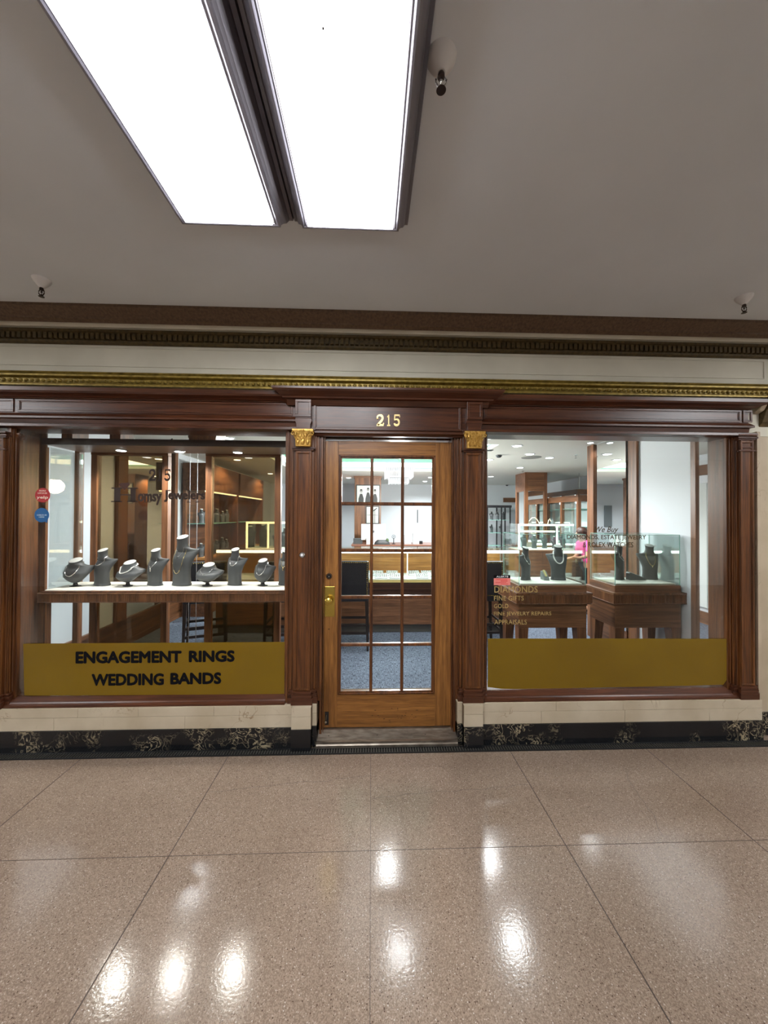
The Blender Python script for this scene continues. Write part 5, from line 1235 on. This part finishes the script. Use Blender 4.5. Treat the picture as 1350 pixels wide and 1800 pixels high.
# ---- wall cabinet seen through the gap on the left wall
def cabinet_left(y0, y1, lab):
    t = thing('wall_cabinet', lab, 'cabinet', (SXL+.2, (y0+y1)/2, 0)); x0, x1 = SXL+.035, SXL+.42
    MB().box(x0, x1, y0, y1, 0, .92).build('base', wal_y, t)
    MB().box(x0, x1+.03, y0, y1, .92, .95).build('worktop', honey_x, t)
    MB().box(x0, x0+.05, y0, y0+.05, .95, 2.05).build('side_panel', wal_z, t); MB().box(x0, x1, y1-.05, y1, .95, 2.05).build('side_panel', wal_z, t)
    MB().box(x0, x1, y0, y1, 2.05, 2.50).build('header', wal_y, t)
    MB().box(x0, x0+.02, y0+.05, y1-.05, .95, 2.05).build('back_panel', wal_y, t)
    MB().box(x0+.02, x1-.02, y0+.05, y1-.05, 1.50, 1.512).build('shelf', glass_edge, t)
    MB().box(x1-.05, x1-.02, y0+.05, y1-.05, 2.03, 2.05).build('light_bar', led_warm, t)
    return x0, x1
CA = cabinet_left(5.95, 7.35, 'walnut wall cabinet with lit shelves on the left wall, nearer one'); cabinet_left(7.45, 9.0, 'walnut wall cabinet with lit shelves on the left wall, farther one')
k = 0
for z, hh in ((.95, .26), (1.512, .24)):
    for y in (6.1, 6.3, 6.5, 6.7, 6.95, 7.15):
        small_bust(SXL+.27, y, z+.001, hh*(.85+.3*((k*7) % 5)/5), 1.2, '%s small bust from the near end on the left wall cabinet %s' % (ORD[k % 6], 'worktop' if k < 6 else 'shelf'), 'busts on the wall cabinet shelves'); k += 1

# ---- right part of the shop: glass-fronted wooden pillar, wall cases, black shelves, panel
YQ = 7.9
x0, _ = P(923, 900, YQ); x1, _ = P(962, 900, YQ)
t = thing('display_pillar', 'walnut framed square pillar with mirrored faces behind the lit case', 'pillar', ((x0+x1)/2, YQ+.27, 0))
for X in (x0, x1-.07):
    for Y in (YQ, YQ+.47): MB().box(X, X+.07, Y, Y+.07, 0, SHOP_C-.001).build('corner_post', wal_z, t, bevel=.003)
MB().box(x0+.001, x1-.001, YQ+.001, YQ+.539, 2.22, SHOP_C-.002).build('head_panel', wal_x, t); MB().box(x0+.001, x1-.001, YQ+.001, YQ+.539, 0, .5).build('foot_panel', wal_x, t)
MB().box(x0+.03, x1-.03, YQ+.03, YQ+.51, .5, 2.22).build('mirror_core', mirror_m, t)
def wallcase(X, y0, y1, z1, lab, z0=.0, dep=.35):
    t = thing('wall_showcase', lab, 'showcase', (X+dep/2, (y0+y1)/2, 0))
    MB().box(X, X+dep, y0, y1, z1-.12, z1).build('head', wal_y, t); MB().box(X, X+dep, y0, y1, 0, .75).build('base', wal_y, t)
    n = 3
    for i in range(n+1):
        y = y0+(y1-y0-.06)*i/n; MB().box(X, X+.06, y, y+.06, .75, z1-.12).build('upright', wal_z, t)
    MB().box(X+dep-.02, X+dep, y0, y1, .75, z1-.12).build('back_panel', white_shop, t)
    MB().box(X+.02, X+.026, y0+.06, y1-.06, .75, z1-.12).build('glass_front', glass_case, t)
    for z in (1.1, 1.45, 1.8): MB().box(X+.03, X+dep-.02, y0+.06, y1-.06, z, z+.008).build('shelf', glass_edge, t)
    for i in range(3): MB().ball((X+.15, y0+(y1-y0)*(i+.5)/3, z1-.135), .022, 8).build('bulb', down_lens, t)
wallcase(3.95, 6.75, 8.6, 2.07, 'walnut glass showcase with three small lamps, left of the woman in pink')
wallcase(4.84, 8.3, 10.3, 2.30, 'taller walnut wall showcase at the far right wall')
# black etagere at the back wall
x0, z1 = P(856, 888, 9.6); x1, _ = P(898, 888, 9.6)
t = thing('display_shelves', 'black metal display cabinet with glass shelves at the back, left edge of the right window', 'shelves', ((x0+x1)/2, 9.8, 0))
m_ = MB()
for X in (x0, (x0+x1)/2+.06, x1-.03):
    for Y in (9.6, 9.97): m_.box(X, X+.03, Y, Y+.03, 0, z1)
m_.box(x0-.02, x1+.02, 9.59, 10.01, z1-.06, z1).box(x0, x1, 9.6, 10.0, 0, .08).build('frame', black_metal, t)
for z in (.5, .85, 1.2, 1.55): MB().box(x0+.01, x1-.01, 9.61, 9.99, z, z+.008).build('shelf', glass_edge, t)
for k, (fx_, z) in enumerate(((.3, 1.559), (.55, 1.559), (.8, 1.559), (.3, 1.209), (.7, 1.209))):
    small_bust(x0+fx_*(x1-x0), 9.8, z, .22, .2*k, 'small dark bust on the black display shelves, %s' % ('upper shelf left', 'upper shelf middle', 'upper shelf right', 'lower shelf left', 'lower shelf right')[k], 'busts on the black display shelves')
x0, z1 = P(885, 875, YB-.03); x1, z0 = P(905, 883, YB-.03)
tag(MB().box(x0, x1+.3, YB-.05, YB-.002, z0, z1).build('wall_board', wal_x), 'short walnut board high on the back wall', 'board')
x, z = P(891, 852, YB-.05); tag(MB().ball((x, YB-.06, z), .045, 10).box(x-.02, x+.1, YB-.06, YB-.002, z-.01, z+.02).build('security_camera', black_metal), 'black security camera high on the back wall', 'camera')
# electric panel on the back wall, seen in the partition mirror
def via_mirror(px, py, YT):
    v = fwd*F+rgt*(px-675)+dwn*(py-900); n = Vector((math.cos(MROT), -math.sin(MROT), 0)); o = Vector((0, 0, H)); q = Vector((RX-.024, 4.47, H))
    s_ = (q-o).dot(n)/v.dot(n); h_ = o+v*s_; r_ = v-2*v.dot(n)*n; k_ = (YT-h_.y)/r_.y; return h_+r_*k_
qa, qb = via_mirror(1062, 888.5, YB), via_mirror(1075.5, 926, YB)
tag(MB().box(min(qa.x, qb.x), max(qa.x, qb.x), YB-.03, YB-.001, qb.z, qa.z).build('electrical_panel', plain('panel_grey', srgb(120, 130, 134), .45), bevel=.004), 'grey electrical panel reflected in the partition mirror', 'electrical panel')
# vertical blinds and header on the far right wall
t = thing('vertical_blinds', 'white vertical blinds under a walnut header at the right edge of the window', 'blinds', (SXR-.05, 5.2, .3))
zh0 = PZ(0, 1)
bl = MB(); y = 4.3
while y < 7.4:
    bl.box(SXR-.055, SXR-.045, y, y+.165, .26, 2.18); y += .175
bl.build('slats', plain('blind_white', srgb(222, 226, 222), .7), t)
MB().box(SXR-.09, SXR-.01, 4.25, 7.45, 2.18, 2.30).build('head_rail', white_pl, t)
MB().box(SXR-.10, SXR-.005, 4.2, 7.5, 2.30, 2.46).build('header', wal_y, t)

# ================================================================= THE WOMAN IN PINK
def skinned(name, chain, edges, mat, parent, sub_=2):
    me = bpy.data.meshes.new(name); me.from_pydata([Vector(c[:3]) for c in chain], edges, []); me.materials.append(mat)
    o = bpy.data.objects.new(name, me); C.objects.link(o); o.parent = parent
    md = o.modifiers.new('skin', 'SKIN'); md.use_smooth_shade = True
    sv = me.skin_vertices[0].data if me.skin_vertices else None
    if sv is None:
        bm = bmesh.new(); bm.from_mesh(me); bm.verts.layers.skin.verify(); bm.to_mesh(me); bm.free(); sv = me.skin_vertices[0].data
    for i, c in enumerate(chain): sv[i].radius = (c[3], c[4] if len(c) > 4 else c[3])
    sv[0].use_root = True
    o.modifiers.new('sub', 'SUBSURF').levels = sub_; o.modifiers['sub'].render_levels = sub_
    return o
pxp, YPp = 1028, 6.0
X0 = P(pxp, 960, YPp)[0]
wm = thing('person', 'woman with long dark hair in a pink top and black trousers, leaning over the case', 'person', (X0+.06, YPp, 0))
skin_m = plain('skin_tone', srgb(186, 134, 104), .55)
hip, kn = (.04, 0, .86), .46
body = [(.04, 0, .86, .11, .10), (.02, 0, 1.0, .10, .09), (-.03, 0, 1.12, .115, .09), (-.07, 0, 1.20, .09, .08), (-.10, 0, 1.27, .045, .045), (-.13, 0, 1.33, .075, .085), (-.14, 0, 1.40, .07, .08),
        (-.07, .14, 1.18, .045, .045), (-.10, .17, .98, .035, .035), (-.22, .10, .93, .026, .026), (-.29, .06, .95, .03, .02),
        (-.07, -.14, 1.18, .045, .045), (-.12, -.17, 1.0, .035, .035), (-.24, -.12, .96, .026, .026), (-.31, -.08, .98, .03, .02),
        (.04, .085, .80, .075, .08), (.05, .09, .45, .05, .055), (.05, .09, .09, .035, .04), (-.05, .10, .035, .035, .03),
        (.04, -.085, .80, .075, .08), (.02, -.09, .45, .05, .055), (.06, -.09, .09, .035, .04), (-.04, -.10, .035, .035, .03)]
ed = [(0, 1), (1, 2), (2, 3), (3, 4), (4, 5), (5, 6), (3, 7), (7, 8), (8, 9), (9, 10), (3, 11), (11, 12), (12, 13), (13, 14), (0, 15), (15, 16), (16, 17), (17, 18), (0, 19), (19, 20), (20, 21), (21, 22)]
for hx, hy in ((10, .06), (14, -.08)):
    b0 = body[hx]
    for k in range(4):
        n = len(body); body.append((b0[0]-.035, b0[1]-.022+.015*k, b0[2]-.008, .008, .008)); body.append((b0[0]-.062+.004*abs(k-1.5), b0[1]-.026+.018*k, b0[2]-.024, .0065, .0065)); ed += [(hx, n), (n, n+1)]
    n = len(body); body.append((b0[0]-.01, b0[1]+(.03 if hy < 0 else -.03), b0[2]-.008, .009, .009)); body.append((b0[0]-.035, b0[1]+(.038 if hy < 0 else -.038), b0[2]-.02, .008, .008)); ed += [(hx, n), (n, n+1)]
skinned('body', body, ed, skin_m, wm)
pink = noisy('pink_cloth', srgb(222, 24, 118), srgb(250, 90, 170), 9, rough=.7, bump=.3, dist=.01)
skinned('pink_top', [(.04, 0, .84, .145, .125), (.02, 0, 1.0, .125, .115), (-.03, 0, 1.12, .14, .115), (-.07, 0, 1.20, .115, .10), (-.095, 0, 1.25, .06, .06), (-.07, .145, 1.18, .066, .066), (-.09, .165, 1.03, .052, .052), (-.07, -.145, 1.18, .066, .066), (-.10, -.165, 1.05, .052, .052)], [(0, 1), (1, 2), (2, 3), (3, 4), (3, 5), (5, 6), (3, 7), (7, 8)], pink, wm)
skinned('trousers', [(.04, 0, .88, .13, .12), (.04, .085, .78, .09, .095), (.05, .09, .45, .066, .07), (.05, .09, .10, .055, .055), (.04, -.085, .78, .09, .095), (.02, -.09, .45, .066, .07), (.06, -.09, .10, .055, .055)], [(0, 1), (1, 2), (2, 3), (0, 4), (4, 5), (5, 6)], plain('black_cloth', (.012, .012, .015), .8), wm)
for s_ in (-1, 1): skinned('shoe', [(.06, s_*.09, .05, .045, .04), (-.05, s_*.10, .035, .045, .03), (-.09, s_*.10, .03, .035, .022)], [(0, 1), (1, 2)], black_metal, wm, 1)
_hx = X0+.06
MB().ball((_hx-.112, YPp, 1.395), .088, 16, (1.02, 1.05, 1.02)).loft([(_hx+.02, YPp-.01, 1.02, .03, .04), (_hx+.03, YPp-.01, 1.10, .06, .085), (_hx+.0, YPp, 1.22, .075, .10), (_hx-.04, YPp, 1.32, .085, .105), (_hx-.08, YPp, 1.40, .08, .10), (_hx-.10, YPp, 1.46, .04, .05)], 20).build('hair', noisy('dark_hair', srgb(36, 20, 14), srgb(78, 46, 32), 40, (1, 1, .2), rough=.45, bump=.3), wm, smooth=True)
fc = MB()
for s_ in (-1, 1): fc.ball((X0+.06-.205, YPp+s_*.028, 1.385), .009, 8, (.5, 1, .7))
fc.build('eyes', plain('eye_dark', (.02, .015, .01), .3), wm)
MB().prism([(X0+.06-.20, 1.385), (X0+.06-.232, 1.348), (X0+.06-.20, 1.342)], 1, YPp-.012, YPp+.012).build('nose', skin_m, wm, smooth=True)
MB().ball((X0+.06-.203, YPp, 1.322), .02, 8, (.3, 1, .35)).build('mouth', plain('lip', srgb(150, 70, 64), .5), wm)

# thin pole and hook over the far wall cases
px_, pz_ = P(1018, 819, 8.0); _, pz2 = P(1018, 858, 8.0)
tag(MB().tube([(px_, 8.0, SHOP_C), (px_, 8.0, pz2)], .009, 8).build('ceiling_pole', chrome), 'thin pole hanging from the ceiling above the far showcases', 'pole')
# pair of hanging display cables in the gap of the left window
hc = thing('cable_display', 'pair of thin steel cables hanging from a black ceiling bracket in the left window gap', 'cables', (P(340, 900, 3.7)[0], 3.7, 0))
xa_, xb_ = P(333.5, 900, 3.7)[0], P(346.5, 900, 3.7)[0]
for q_ in (xa_, xb_): MB().tube([(q_, 3.7, .02), (q_, 3.7, SHOP_C-.2)], .0028, 6).lathe([(.012, 0), (.012, .02), (.001, .02)], (q_, 3.7, 0), 10).build('cable', plain('steel_cable', srgb(220, 222, 226), .25, .8), hc)
MB().box(xa_-.02, xb_+.02, 3.69, 3.71, SHOP_C-.21, SHOP_C-.18).box(xa_+.02, xb_-.02, 3.69, 3.71, SHOP_C-.18, SHOP_C-.001).build('bracket', black_metal, hc)
